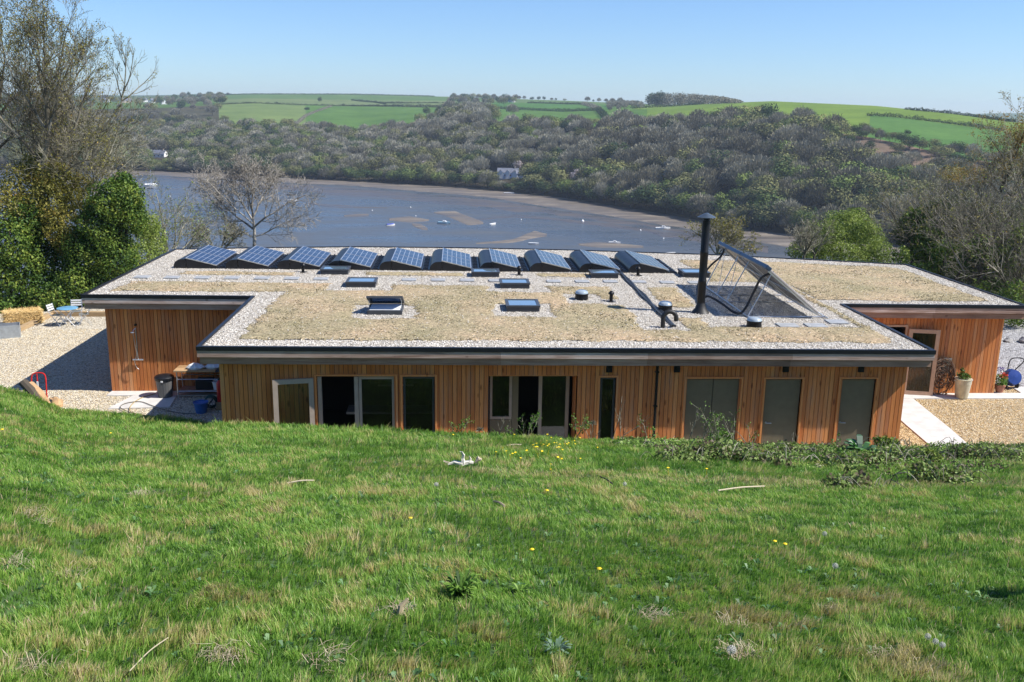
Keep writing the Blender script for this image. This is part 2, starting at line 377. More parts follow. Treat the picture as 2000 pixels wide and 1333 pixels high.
# sedum areas: cells kept where a wobbly signed mask is positive
def rectmask(X, Y, x0, x1, y0, y1): return np.minimum(np.minimum(X-x0, x1-X), np.minimum(Y-y0, y1-Y))
HOLES = [(-2.95, -1.15, 25.2, 27.0), (1.1, 2.75, 25.6, 27.35), (-4.1, -2.1, 29.3, 31.3), (0.95, 2.95, 29.3, 31.3), (3.35, 4.5, 27.5, 29.0), (4.45, 5.3, 27.35, 28.2),
         (5.05, 6.25, 24.0, 31.5), (7.0, 11.2, 24.5, 31.5), (6.2, 8.0, 25.6, 27.0)]
def sedum_mask(X, Y):
    wob = (fbm(X*1.7, Y*1.7, 3)-0.5)*0.38 + (fbm(X*6, Y*6, 2)-0.5)*0.18
    m = rectmask(X, Y, -5.45, 11.25, 22.72, 30.30)
    m = np.maximum(m, rectmask(X, Y, -10.6, -2.4, 28.85, 30.5))
    m = np.maximum(m, rectmask(X, Y, 10.6, 11.45, 22.7, 31.0))
    m2 = rectmask(X, Y, 11.5, 17.2, 28.35, 36.6); m2 = np.minimum(m2, 35.05+(17.25-X)*0.29-Y); m2 = np.maximum(m2, np.minimum(rectmask(X, Y, 8.9, 12.2, 31.2, 36.3), 5)); m2 = np.minimum(m2, 36.95-(X-9)*0.24-Y)
    m = np.maximum(m, m2)
    m3 = rectmask(X, Y, -9.5, -5.6, 31.85, 32.55); m3 = np.maximum(m3, rectmask(X, Y, -3.2, 0.2, 32.05, 32.75)); m3 = np.maximum(m3, rectmask(X, Y, 2.8, 4.6, 32.1, 32.8))
    m = np.maximum(m, m3)
    for h in HOLES: m = np.minimum(m, -rectmask(X, Y, *h))
    m = np.maximum(m, rectmask(X, Y, 6.3, 7.3, 27.1, 30.3))
    return m + wob*0.8
cs = 0.07
gx = np.arange(-11, 17.6, cs); gy = np.arange(22.2, 37.2, cs); GX, GY = np.meshgrid(gx, gy, indexing='ij')
mk = sedum_mask(GX, GY); ed = np.clip(mk/0.2, 0, 1)
GZ = RZ(GX) - 0.018 + np.where(mk > -0.07, 0.006 + 0.035*ed*(0.35+fbm(GX*5, GY*5, 3)), -0.02)
idx = np.arange(GX.size).reshape(GX.shape); ok = (mk[:-1, :-1] > 0)
F = np.stack([idx[:-1, :-1][ok], idx[1:, :-1][ok], idx[1:, 1:][ok], idx[:-1, 1:][ok]], 1)
jx = (RNG.random(GX.shape)-0.5)*0.05; jy = (RNG.random(GX.shape)-0.5)*0.05
V = np.stack([GX+jx, GY+jy, GZ], -1).reshape(-1, 3)
used = np.unique(F); rem = np.full(len(V), -1); rem[used] = np.arange(len(used))
o = link("sedum_bed", np_mesh("sedum_bed", V[used], rem[F], np.full(len(F), 0.5)), M['sedum'], roof); smooth(o.data)
# loose stones and dry sedum tufts on the roof
def scatter_tufts(name, P, size, mat, parent, k=5, tone=None, up=0.6):
    n = len(P); a = RNG.random((n, k))*2*np.pi; L = size[:, None]*(0.5+RNG.random((n, k))*0.8)
    dx, dy = np.cos(a)*L*0.75, np.sin(a)*L*0.75; dz = L*up*(0.4+RNG.random((n, k)))
    w = L*0.35
    b = P[:, None, :]
    p0 = b + np.stack([-np.sin(a)*w, np.cos(a)*w, 0*a], -1); p1 = b - np.stack([-np.sin(a)*w, np.cos(a)*w, 0*a], -1); p2 = b + np.stack([dx, dy, dz], -1)
    Vv = np.stack([p0, p1, p2], 2).reshape(-1, 3); Fv = np.arange(len(Vv)).reshape(-1, 3)
    t = np.repeat(tone if tone is not None else RNG.random(n), k) + (RNG.random(n*k)-0.5)*0.2
    me = np_mesh(name, Vv, Fv, np.clip(t, 0, 1)); return link(name, me, mat, parent)
q = np.stack([RNG.uniform(-11, 17.6, 60000), RNG.uniform(22.4, 37, 60000)], 1); q = q[sedum_mask(q[:, 0], q[:, 1]) > 0.0]
dens = fbm(q[:, 0]*0.9, q[:, 1]*0.9, 3); q = q[dens > RNG.uniform(0.3, 0.72, len(q))]
P = np.column_stack([q, RZ(q[:, 0])+0.012]); tn = np.clip(0.35+(fbm(q[:, 0]*0.6+40, q[:, 1]*0.6, 2)-0.5)*1.2+RNG.normal(0, .18, len(q)), 0, 1)
o = scatter_tufts("sedum_tufts", P, np.full(len(P), 0.034), M['sedum_leaf'], roof, tone=tn); tag(o, kind="stuff")
def pebbles3d(name, q, z, r, mats, parent):
    """irregular 8-faced stones"""
    n = len(q); base = np.array([[1,0,0],[0,1,0],[-1,0,0],[0,-1,0],[0,0,.8],[0,0,-.5]], float)
    fc = np.array([[0,1,4],[1,2,4],[2,3,4],[3,0,4],[1,0,5],[2,1,5],[3,2,5],[0,3,5]])
    a = RNG.random(n)*6.28; s = r*(0.55+RNG.random(n)*0.8); sc = np.stack([s*(0.7+RNG.random(n)*.6), s*(0.7+RNG.random(n)*.6), s*(0.5+RNG.random(n)*.5)], -1)
    v = base[None]*sc[:, None, :]*(0.85+RNG.random((n, 6, 1))*0.3); c, s_ = np.cos(a)[:, None], np.sin(a)[:, None]
    v = np.stack([v[..., 0]*c-v[..., 1]*s_, v[..., 0]*s_+v[..., 1]*c, v[..., 2]], -1) + np.column_stack([q, z])[:, None, :]
    F_ = (fc[None] + (np.arange(n)*6)[:, None, None]).reshape(-1, 3)
    return link(name, np_mesh(name, v.reshape(-1, 3), F_, np.repeat(RNG.random(n), 8)), mats, parent)
def tone_mat(name, stops, rough=0.8):
    m, nt, out = new_mat(name); at = N(nt, "ShaderNodeAttribute", attribute_name="tone").outputs['Fac']
    principled(nt, out, ramp(nt, at, stops), rough, spec=0.3); return m
M['stone3'] = tone_mat("loose_white_stones", [(0, (0.30, 0.25, 0.19)), (0.4, (0.58, 0.53, 0.45)), (1, (0.86, 0.82, 0.75))])
M['gstone'] = tone_mat("loose_gravel_stones", [(0, (0.34, 0.25, 0.13)), (0.4, (0.64, 0.52, 0.33)), (1, (0.84, 0.76, 0.58))])
inner = offset(OUT, 0.12)
def inpoly(x, y, poly):
    r = np.zeros(len(x), bool); n = len(poly)
    for i in range(n):
        (xa, ya), (xb, yb) = poly[i], poly[(i+1) % n]
        c = ((ya > y) != (yb > y)) & (x < (xb-xa)*(y-ya)/(yb-ya+1e-12)+xa); r ^= c
    return r
q = np.stack([RNG.uniform(X0, X3, 150000), 21.9+17*RNG.random(150000)**1.5], 1)
q = q[inpoly(q[:, 0], q[:, 1], inner)]; q = q[(sedum_mask(q[:, 0], q[:, 1]) < 0.03)]
o = pebbles3d("loose_pebbles", q, RZ(q[:, 0])-0.012, 0.019, M['stone3'], roof); tag(o, kind="stuff")
q = np.stack([RNG.uniform(X0, X3, 9000), RNG.uniform(22, 37, 9000)], 1); q = q[(sedum_mask(q[:, 0], q[:, 1]) > 0.0)]
o = pebbles3d("scattered_pebbles", q, RZ(q[:, 0])+0.02, 0.018, M['stone3'], roof); tag(o, kind="stuff")

# walls ---------------------------------------------------------------------------------
YW = 22.27; YL = 28.45; YR = 28.0
def wall_x(y, xa, xb, ztop, holes, core=0.18, z0=0.0, face=-1):
    """boarded wall in the XZ plane with holes [(x0,x1,z0,z1)]; returns boards MB and core MB"""
    bd, co = MB(), MB(); x = xa; w = 0.112
    while x < xb-0.02:
        e = min(x+w, xb)
        segs = [(z0, ztop(x))]
        for (h0, h1, g0, g1) in holes:
            if h0 < (x+e)/2 < h1:
                ns = []
                for s in segs:
                    if g0 > s[0]+0.02: ns.append((s[0], min(g0, s[1])))
                    if g1 < s[1]-0.02: ns.append((max(g1, s[0]), s[1]))
                segs = ns
        t = random.random()
        for s in segs:
            yy = y + random.uniform(-0.002, 0.002)
            bd.box((x+0.006, min(yy, yy-face*0.022), s[0]), (e-0.006, max(yy, yy-face*0.022), s[1]), min(1, max(0, t+random.uniform(-.1, .1))))
        x = e
    xs = sorted({xa, xb} | {h[0] for h in holes} | {h[1] for h in holes})
    for a, b in zip(xs[:-1], xs[1:]):
        segs = [(z0, min(ztop(a), ztop(b)))]
        for (h0, h1, g0, g1) in holes:
            if h0 < (a+b)/2 < h1:
                segs = [(p, q_) for s in segs for p, q_ in ((s[0], g0), (g1, s[1])) if q_-p > 0.02]
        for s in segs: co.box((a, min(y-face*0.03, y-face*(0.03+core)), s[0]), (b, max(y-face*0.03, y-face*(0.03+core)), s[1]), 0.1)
    return bd, co
zt = lambda x: RZ(x)-0.432
FH = [(-3.45, -1.50, 0, 2.30), (-1.34, -0.52, 0.0, 2.29), (0.85, 3.05, 0, 2.29), (3.62, 4.04, 0, 2.26), (5.82, 7.24, 0, 2.22), (7.87, 8.83, 0, 2.21), (9.83, 10.77, 0, 2.21)]
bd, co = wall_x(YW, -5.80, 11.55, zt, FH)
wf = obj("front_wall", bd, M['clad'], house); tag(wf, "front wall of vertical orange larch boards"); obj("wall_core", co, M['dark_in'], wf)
bd, co = wall_x(YL, -10.74, -5.60, zt, [])
wl = obj("wing_wall", bd, M['clad'], house); tag(wl, "larch clad wall behind the outdoor shower"); obj("wall_core", co, M['dark_in'], wl)
OR_ = (13.55, 14.30, 0, 2.25)
bd, co = wall_x(YR, 11.4, 17.52, zt, [OR_])
wr = obj("wing_wall", bd, M['clad'], house); tag(wr, "larch clad wall of the wing with the open glazed door"); obj("wall_core", co, M['dark_in'], wr)
def wall_y(x, ya, yb, face):
    bd, co = MB(), MB(); y = ya
    while y < yb-0.02:
        e = min(y+0.138, yb)
        bd.box((min(x, x-face*0.022), y+0.004, 0), (max(x, x-face*0.022), e-0.004, zt(x)), random.random()); y = e
    co.box((min(x-face*.03, x-face*.2), ya, 0), (max(x-face*.03, x-face*.2), yb, zt(x)), .1); return bd, co
for x, a, b, f in ((-5.80, YW+0.03, YL, -1), (11.55, YW+0.03, YR, 1), (-10.74, YL+0.03, 37.1, -1), (17.52, YR+0.03, 35.3, 1)):
    bd, co = wall_y(x, a, b, f); w_ = obj("side_wall", bd, M['clad'], house); obj("wall_core", co, M['dark_in'], w_)
bk = MB()
B = offset(OUT, 0.45)[4:12]
for (xa, ya), (xb, yb) in zip(B[:-1], B[1:]):
    bk.add([(xa, ya, 0), (xb, yb, 0), (xb, yb, zt(xb)), (xa, ya, zt(xa)), (xa, ya-.2, 0), (xb, yb-.2, 0), (xb, yb-.2, zt(xb)), (xa, ya-.2, zt(xa))], [(0,1,2,3), (7,6,5,4), (3,2,6,7)], 0.5)
obj("back_wall", bk, M['clad'], house)
# inside: floor, partitions
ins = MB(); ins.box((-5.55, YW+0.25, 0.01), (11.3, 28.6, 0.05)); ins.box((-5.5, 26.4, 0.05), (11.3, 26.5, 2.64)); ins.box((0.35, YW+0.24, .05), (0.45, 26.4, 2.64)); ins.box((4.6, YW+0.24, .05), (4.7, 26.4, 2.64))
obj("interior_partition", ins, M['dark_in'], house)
ins = MB(); ins.box((-2.9, 23.6, 0.86), (-0.6, 24.2, 0.92)); ins.box((-2.2, 25.2, 1.15), (-1.2, 25.25, 1.2)); ins.box((-1.9, 23.3, 0.5), (-1.2, 23.5, 0.56))
obj("worktop", ins, M['pale_in'], house)
# trim boards round the openings (proud of the boards)
for (a, b, g0, g1) in FH:
    if (a, b) == (0.85, 3.05): continue
    tr = MB()
    for xx in (a-0.045, b): tr.box((xx, YW-0.035, 0), (xx+0.045, YW+0.16, g1+0.0451), 0.9)
    tr.box((a-.001, YW-0.034, g1), (b+.001, YW+0.159, g1+0.045), 0.85)
    obj("opening_trim", tr, M['clad'], house)
def frame_rect(mb, x0, x1, z0, z1, y, w=0.06, d=0.07, M4=None):
    mb.box((x0, y, z0), (x0+w, y+d, z1), M=M4); mb.box((x1-w, y, z0), (x1, y+d, z1), M=M4)
    mb.box((x0+w, y+0.001, z1-w), (x1-w, y+d-0.001, z1), M=M4); mb.box((x0+w, y+0.001, z0), (x1-w, y+d-0.001, z0+w), M=M4); return mb
def window(x0, x1, z0, z1, y, mat, w=0.06, label=None, name="window"):
    f = obj(name, frame_rect(MB(), x0, x1, z0, z1, y, w), mat, house)
    obj("pane", MB().box((x0+w, y+0.03, z0+w), (x1-w, y+0.045, z1-w)), M['glass'], f)
    if label: tag(f, label)
    return f
window(-2.42, -1.53, 0.03, 2.27, YW+0.05, M['taupe'], 0.07, "fixed window beside the open doorway")
window(-1.32, -0.54, 0.03, 2.27, YW+0.05, M['grey_frame'], 0.055, "single grey framed window with red shed reflected")
window(3.64, 4.02, 0.5, 2.24, YW+0.05, M['grey_frame'], 0.05, "tall narrow window")
obj("door_frame", MB().box((-3.43, YW+0.03, 0), (-3.34, YW+0.15, 2.27)).box((-2.53, YW+0.03, 0), (-2.43, YW+0.15, 2.27)), M['taupe'], house)
# open glazed door leaf folded back against the front wall
def glazed_door(x0, x1, y, z1, mat, w, M4, label):
    f = obj("door", frame_rect(MB(), x0, x1, 0.05, z1, y, w, 0.06, M4), mat, house); tag(f, label)
    obj("pane", MB().box((x0+w, y+0.022, 0.05+w), (x1-w, y+0.036, z1-w), M=M4), M['clear'], f)
    h = MB().box((x0+0.02, y-0.05, 1.0), (x0+0.05, y-0.0, 1.18), M=M4); obj("handle", h, M['black'], f); return f
piv = Matrix.Translation((-3.50, YW-0.02, 0)) @ Matrix.Rotation(R(10), 4, 'Z') @ Matrix.Translation((3.50, -YW+0.02, 0))
glazed_door(-4.50, -3.52, YW-0.10, 2.27, M['taupe'], 0.12, piv, "pale grey glazed door folded back open against the boards")
# recessed entry
rec = MB()
for k in range(7): rec.box((3.05, YW+0.03+k*0.14, 0), (3.07, YW+0.162+k*0.14, 2.32), random.random())
for k in range(7): rec.box((0.83, YW+0.03+k*0.14, 0), (0.85, YW+0.162+k*0.14, 2.32), random.random())
rec.box((0.83, YW+0.0, 2.29), (3.07, YW+1.0, 2.31), 0.4)
obj("entry_recess", rec, M['clad'], house)
window(0.87, 1.45, 0.9, 2.27, YW+0.75, M['taupe'], 0.07, "side light of the recessed entry")
window(2.15, 2.95, 0.05, 2.27, YW+0.80, M['taupe'], 0.09, "glazed entry door in the recess", "entry_door")
obj("entry_panel", MB().box((1.46, YW+0.78, 0), (1.62, YW+0.9, 2.27)).box((0.87, YW+0.78, 0), (1.45, YW+0.86, 0.88)), M['door_grey'], house)
# grey doors
def grey_door(x0, x1, z1, two, label):
    y = YW+0.045; d = MB()
    xs = [x0, (x0+x1)/2, x1] if two else [x0, x1]
    for a, b in zip(xs[:-1], xs[1:]): d.box((a+0.012, y, 0.03), (b-0.006, y+0.05, z1-0.012))
    o = obj("door", d, M['door_grey'], house, bev=0.004); tag(o, label)
    obj("jamb", MB().box((x0, y+0.052, 0), (x1, y+0.08, z1)), M['grey_frame'], o)
    h = MB(); hx = x0+0.09
    if not two:
        h.tube([(hx, y-0.0, 1.02), (hx, y-0.05, 1.02), (hx+0.13, y-0.055, 1.02)], 0.011, 8); h.tube([(hx, y+0.002, 1.02), (hx, y-0.01, 1.02)], 0.026, 12)
        obj("handle", h, M['steel'], o, sm=True)
grey_door(5.84, 7.22, 2.2, True, "wide double door painted dark grey")
grey_door(7.89, 8.81, 2.19, False, "single grey door nearer the double door")
grey_door(9.85, 10.75, 2.19, False, "single grey door nearest the house corner")
# vents, downpipe
for vx in (3.84, 5.56, 8.36, 10.32):
    v = MB().box((vx-0.075, YW-0.05, 2.395), (vx+0.075, YW-0.004, 2.57))
    for k in range(4): v.box((vx-0.065, YW-0.068, 2.41+k*0.038), (vx+0.065, YW-0.0502, 2.43+k*0.038))
    obj("wall_vent", v, M['black'], house)
dp = MB().tube([(5.05, YW-0.07, 0.0), (5.05, YW-0.07, 2.68)], 0.036, 12)
for z in (0.6, 1.5, 2.4): dp.box((5.0, YW-0.105, z), (5.1, YW-0.02, z+0.03))
obj("downpipe", dp, M['black'], house, sm=True)
# wing doorway with the glazed door standing open
obj("doorway_frame", MB().box((OR_[0]-0.06, YR-0.03, 0), (OR_[0], YR+0.14, 2.31)).box((OR_[1], YR-0.03, 0), (OR_[1]+0.06, YR+0.14, 2.31)).box((OR_[0], YR-0.03, 2.25), (OR_[1], YR+0.14, 2.31)), M['cream'], house)
pr = Matrix.Translation((14.36, YR-0.03, 0)) @ Matrix.Rotation(R(-11), 4, 'Z')
f = obj("door", frame_rect(MB(), 0.03, 0.98, 0.04, 2.2, -0.07, 0.12, 0.06, pr), M['cream'], house); tag(f, "pale timber glazed door standing open beside the metal planter")
obj("pane", MB().box((0.15, -0.05, 0.16), (0.86, -0.035, 2.08), M=pr), M['glass'], f)
# roof lights ---------------------------------------------------------------------------
def rooflight(x0, y0, w, d, opened=False):
    z = RZ(x0)-0.02; h = 0.13; k = MB()
    k.box((x0, y0, z), (x0+w, y0+d, z+h)); c = obj("rooflight", k, M['grey_frame'], roof, bev=0.015)
    c.data.name = "rooflight_kerb"
    T = Matrix.Translation((x0, y0+d, z+h)) @ Matrix.Rotation(R(-21), 4, 'X') if opened else Matrix.Translation((x0, y0+d, z+h))
    fr = MB()
    for a, b in (((-.02, -d-.02, .004), (.07, .02, .06)), ((w-.07, -d-.02, .004), (w+.02, .02, .06)), ((.0702, -d-.02, .004), (w-.0702, -d+.07, .06)), ((.0702, -.07, .004), (w-.0702, .02, .06))):
        fr.box(a, b, M=T)
    obj("sash", fr, M['grey_frame'], c)
    obj("pane", MB().box((.07, -d+.07, .02), (w-.07, -.07, .045), M=T), M['pane_sky'] if not opened else M['clear'], c)
    if opened:
        obj("lining", MB().box((x0+.06, y0+.06, z+h), (x0+w-.06, y0+d-.06, z+h+.004)), M['white'], c)
        st = MB()
        for xx in (x0+.03, x0+w-.03): st.tube([(xx, y0+.25, z+h), (xx, y0+.28, z+h+.24)], .01, 6)
        obj("stay", st, M['steel'], c); tag(c, "rooflight propped open with its sash raised")
    return c
for a in ((-4.7, 32.15, .95, .75, 0), (-3.56, 29.8, .95, .85, 0), (-2.5, 25.7, .98, .95, 1), (.55, 31.95, .95, .75, 0), (1.45, 29.85, .95, .85, 0), (1.47, 26.25, .95, .95, 0), (4.75, 31.95, .95, .75, 0), (8.1, 32.25, .95, .9, 0)):
    rooflight(a[0], a[1], a[2], a[3], bool(a[4]))
M['dome'] = simple("clear_dome", (0.34, 0.40, 0.44), 0.07, var=0.1, spec=1.0, **{'Coat Weight': 1.0})
for (x, y) in ((3.9, 28.2), (6.17, 26.55), (8.2, 24.5)):
    z = RZ(x)-0.02; c = obj("sun_tunnel", MB().lathe([(.21, 0), (.2, .15), (.215, .16), (.215, .19), (.19, .2)], (x, y, z), 28), M['black'], roof, sm=True)
    obj("dome", MB().lathe([(.205, .195), (.20, .23), (.16, .275), (.08, .30), (0.0, .305)], (x, y, z), 28), M['dome'], c, sm=True)
for (x, y) in ((4.78, 27.9), (-5.37, 32.6), (2.23, 32.45), (6.52, 32.6)):
    z = RZ(x)-0.02; obj("soil_vent", MB().lathe([(.16, 0), (.16, .01), (.055, .02), (.055, .22), (.095, .235), (.09, .27), (.04, .33), (0, .34)], (x, y, z), 18), M['black'], roof, sm=True)
# flue
fx, fy = 7.18, 26.35; z = RZ(fx)-0.02
fl = obj("flue", MB().lathe([(.115, .1), (.115, .9), (.122, .91), (.122, .97), (.115, .98), (.115, 1.75), (.122, 1.76), (.122, 1.82), (.115, 1.83), (.115, 2.72)], (fx, fy, z), 32), M['black'], roof, sm=True); tag(fl, "tall black stove flue with conical cap")
obj("flashing_cone", MB().lathe([(.27, 0), (.25, .03), (.17, .13), (.13, .25), (.118, .3)], (fx, fy, z), 32), M['rubber'], fl, sm=True)
obj("rain_cap", MB().lathe([(.06, 2.90), (.26, 2.80), (.262, 2.81), (.12, 2.885), (.04, 2.93), (0, 2.935)], (fx, fy, z), 32), simple("weathered_cap", (.10, .13, .16), .35, .5), fl, sm=True)
st = MB()
for k in range(4):
    a = k*math.pi/2+.4; st.tube([(fx+.1*math.cos(a), fy+.1*math.sin(a), z+2.7), (fx+.1*math.cos(a), fy+.1*math.sin(a), z+2.86)], .008, 6)
st.lathe([(.07, 2.70), (.07, 2.84)], (fx, fy, z), 16)
obj("cap_bracket", st, M['black'], fl)
# swan neck cable entry
pts = [(5.62, 24.35, z)] + [(5.80-.18*math.cos(a), 24.35, z+.28+.18*math.sin(a)) for a in np.linspace(0, math.pi, 10)] + [(5.98, 24.35, z+.2)]
obj("swan_neck", MB().tube(pts, .062, 14), M['rubber'], roof, sm=True)

# ------------------------------------------------------------------ things on the roof
cab = MB()
for k, dx in enumerate((-.05, .0, .06, .11)):
    pts = [(5.93+dx*.6+.02*math.sin(j*1.1+k), 32.9-j*(8.5/20), RZ(6)+.03+.012*math.sin(j*.9+k*2)) for j in range(21)]
    cab.tube(pts, .022, 8)
tag(obj("cable_run", cab, simple("dark_cable", (.035, .037, .04), .4), sm=True), "bundle of dark cables running down the roof from the solar arrays", "cable")
px_ = [(-10.46+0.985*i) for i in range(20)]
pav_label = {}
pav0 = None
for i, x in enumerate(px_):
    if abs(x+3.1) < .75 or abs(x-1.9) < .5: continue
    y = 31.22+random.uniform(-.03, .03)
    nb = MB().box((-.24, -.21, 0), (.24, .21, .035))
    if pav0 is None:
        pav0 = obj("roof_paver", nb, M['slate'], bev=.006); o = pav0
    else:
        o = pav0.copy(); scene.collection.objects.link(o)
    o.location = (x, y, RZ(x)-.012); o.rotation_euler = (0, 0, R(random.uniform(-2, 2)))
    near = ['left end of the row', 'second from the left end', 'third from the left end', 'below the first solar array', 'below the second array', 'below the gap after the second array', 'below the third array', '', 'beside the left pair of rooflights', 'below the fourth array', 'left of the middle array pair', 'below the middle of the array row', 'left of the middle rooflights', 'right of the middle rooflights', 'below the eighth array', 'left of the cable run', 'at the cable run', 'just right of the cable run', 'below the last array', 'nearest the flue'][i]
    tag(o, "grey paver in the row across the roof pebbles, " + near, "paving slab", "stepping pavers in a row across the roof pebbles")
for (x, y, lb) in ((9.2, 24.65, "grey paver on the roof pebbles just right of the front dome"), (10.0, 24.65, "middle grey paver of the three below the solar collector"), (10.8, 25.15, "grey paver at the foot of the solar collector by the roof edge")):
    o = pav0.copy(); scene.collection.objects.link(o); o.location = (x, y, RZ(x)-.012); o.scale = (1.15, 1.1, 1); tag(o, lb, "paving slab", "three pavers beside the solar collector")
# photovoltaic units
def pv_unit():
    t = thing("solar_array", "x", "solar panel", (0, 0, 0), "row of ten tilted solar arrays on the roof")
    L = 3.2
    # curved hood
    hood = MB(); prof = [(0.0, 0.0)] + [(.30-.30*math.cos(a), .06+.27*math.sin(a)) for a in np.linspace(.25, math.pi/2, 9)] + [(.43, .335)]
    v = [(x, 0, z) for x, z in prof] + [(x, L, z) for x, z in prof]; n = len(prof)
    hood.add(v, [(i, i+1, n+i+1, n+i) for i in range(n-1)], .5)
    v2 = [(x, 0, z) for x, z in prof] + [(.43, 0, 0)]; hood.add(v2, [tuple(range(len(v2)))], .5); hood.add([(p[0], L, p[2]) for p in v2], [tuple(range(len(v2)))[::-1]], .5)
    obj("wind_hood", hood, M['plastic'], t, sm=True)
    tub = MB(); tub.add([(.44, .01, .33), (.44, .01, 0), (1.5, .01, 0), (1.5, .01, .06), (.44, L-.01, .33), (.44, L-.01, 0), (1.5, L-.01, 0), (1.5, L-.01, .06)], [(0,1,2,3), (7,6,5,4), (3,2,6,7), (0,3,7,4)], .5)
    tub.box((1.505, .02, 0), (1.80, L-.02, .035))
    for k in range(9): tub.box((1.56, .15+k*.35, .036), (1.74, .22+k*.35, .065)); tub.box((1.62, .32+k*.35, .036), (1.66, .36+k*.35, .08))
    obj("ballast_tub", tub, M['plastic'], t)
    ang = math.atan2(.335-.075, 1.08); T = Matrix.Translation((.42, 0, .347)) @ Matrix.Rotation(ang, 4, 'Y')
    for y0 in (.02, 1.62):
        fr = obj("panel_frame", frame_flat(0, 1.1, y0, y0+1.56, T), M['alu'], t)
        q = [T @ Vector(p) for p in ((.022, y0+.022, .034), (1.078, y0+.022, .034), (1.078, y0+1.538, .034), (.022, y0+1.538, .034))]
        me = bpy.data.meshes.new("cells"); me.from_pydata([tuple(p) for p in q], [], [(0, 1, 2, 3)]); uvl = me.uv_layers.new(name="UVMap")
        for i, uv in enumerate(((0, 0), (1, 0), (1, 1), (0, 1))): uvl.data[i].uv = uv
        link("cells", me, M['pv'], fr)
    return t
def frame_flat(x0, x1, y0, y1, T, w=.022, h=.038):
    mb = MB()
    mb.box((x0, y0, 0), (x0+w, y1, h), M=T); mb.box((x1-w, y0, 0), (x1, y1, h), M=T)
    mb.box((x0+w, y0, .001), (x1-w, y0+w, h-.001), M=T); mb.box((x0+w, y1-w, .001), (x1-w, y1, h-.001), M=T); return mb
pv0 = pv_unit(); words = ['leftmost', 'second from the left', 'third from the left', 'fourth from the left', 'fifth from the left', 'fifth from the right', 'fourth from the right', 'third from the right', 'second from the right', 'rightmost']
for i in range(10):
    x = -9.98 + i*1.806
    if i == 0: o = pv0; o.location = (x, 33.12, RZ(x)-.015)
    else: o = dup(pv0, (x, 33.12, RZ(x)-.015))
    o['label'] = "blue solar array on a black tub, %s of the ten" % words[i]
# solar thermal collector on its rack
col = thing("solar_collector", "long tilted solar thermal collector on aluminium struts beside the black flue", "solar collector", (8.9, 25.6, RZ(9)))
A_ = Vector((8.93, 0, 4.46)); B_ = Vector((10.45, 0, 3.22)); dv = (B_-A_); Ln = dv.length; dv.normalize()
Tc = Matrix(((dv.x, 0, -dv.z, A_.x), (0, 1, 0, 0), (dv.z, 0, dv.x, A_.z), (0, 0, 0, 1)))
M['tube'] = simple("evacuated_tube_glass", (.34, .305, .27), .25, .1, spec=.6)
for k, y0 in enumerate((25.6, 28.12)):
    fr = obj("collector_frame", MB().box((-.02, y0, -.10), (Ln, y0+.04, -.06), M=Tc).box((-.02, y0+2.46, -.10), (Ln, y0+2.5, -.06), M=Tc).box((Ln-.06, y0+.041, -.10), (Ln, y0+2.459, -.06), M=Tc).box((Ln*.5-.03, y0+.041, -.095), (Ln*.5+.03, y0+2.459, -.065), M=Tc), M['alu'], col)
    tb = MB()
    for q_ in range(36):
        yy = y0+.05+q_*.0686; tb.tube([Tc @ Vector((.02, yy, -.02)), Tc @ Vector((Ln-.02, yy, -.02))], .030, 8, random.random())
    obj("vacuum_tubes", tb, M['tube'], col, sm=True)
    obj("manifold", MB().box((-.16, y0, -.07), (.02, y0+2.5, .05), M=Tc), simple("manifold_blue", (.035, .06, .10), .3), col, bev=.02)
rk = MB(); zr = RZ(9)-.01
for y in (25.75, 27.9, 29.0, 30.45):
    rk.tube([(8.40, y, zr), (9.02, y, 4.34)], .017, 8)
    rk.tube([(8.38, y, zr+.02), (10.7, y, zr+.02)], .016, 8); rk.tube([(10.68, y, zr+.02), (10.30, y, 3.32)], .016, 8)
    rk.tube([(9.05, y, 4.28), (10.30, y, 3.24)], .022, 8)
rk.tube([(8.40, 25.6, zr+.03), (8.40, 30.6, zr+.03)], .018, 8); rk.tube([(10.68, 25.5, zr+.03), (10.68, 30.7, zr+.03)], .018, 8)
rk.tube([(8.42, 29.0, zr+.05), (9.0, 30.4, 4.3)], .009, 6); rk.tube([(8.42, 27.9, zr+.05), (9.0, 29, 4.3)], .009, 6)
obj("rack", rk, M['alu'], col, sm=True)
def bez(p, n=24):
    p = [Vector(q) for q in p]; out = []
    for i in range(len(p)-1):
        a, b, c, d = p[max(i-1, 0)], p[i], p[i+1], p[min(i+2, len(p)-1)]
        for j in range(n//(len(p)-1)+1):
            t = j/(n//(len(p)-1)+1); out.append(.5*((2*b)+(-a+c)*t+(2*a-5*b+4*c-d)*t*t+(-a+3*b-3*c+d)*t**3))
    return out+[p[-1]]
hs = MB(); hs.tube(bez([(9.08, 25.75, 4.36), (8.75, 25.8, 4.2), (8.62, 26.0, 3.75), (8.35, 25.95, 3.2), (8.12, 26.0, 3.12), (7.9, 26.7, 3.25), (7.65, 27.3, 3.35), (7.45, 27.4, 3.2)], 42), .036, 10)
hs.tube(bez([(8.95, 30.4, 4.36), (8.85, 30.4, 4.1), (8.5, 30.3, 3.8), (8.1, 30.0, 3.4), (7.75, 29, 3.15), (7.5, 27.6, 3.15)], 36), .033, 10)
obj("insulated_hose", hs, M['rubber'], col, sm=True)
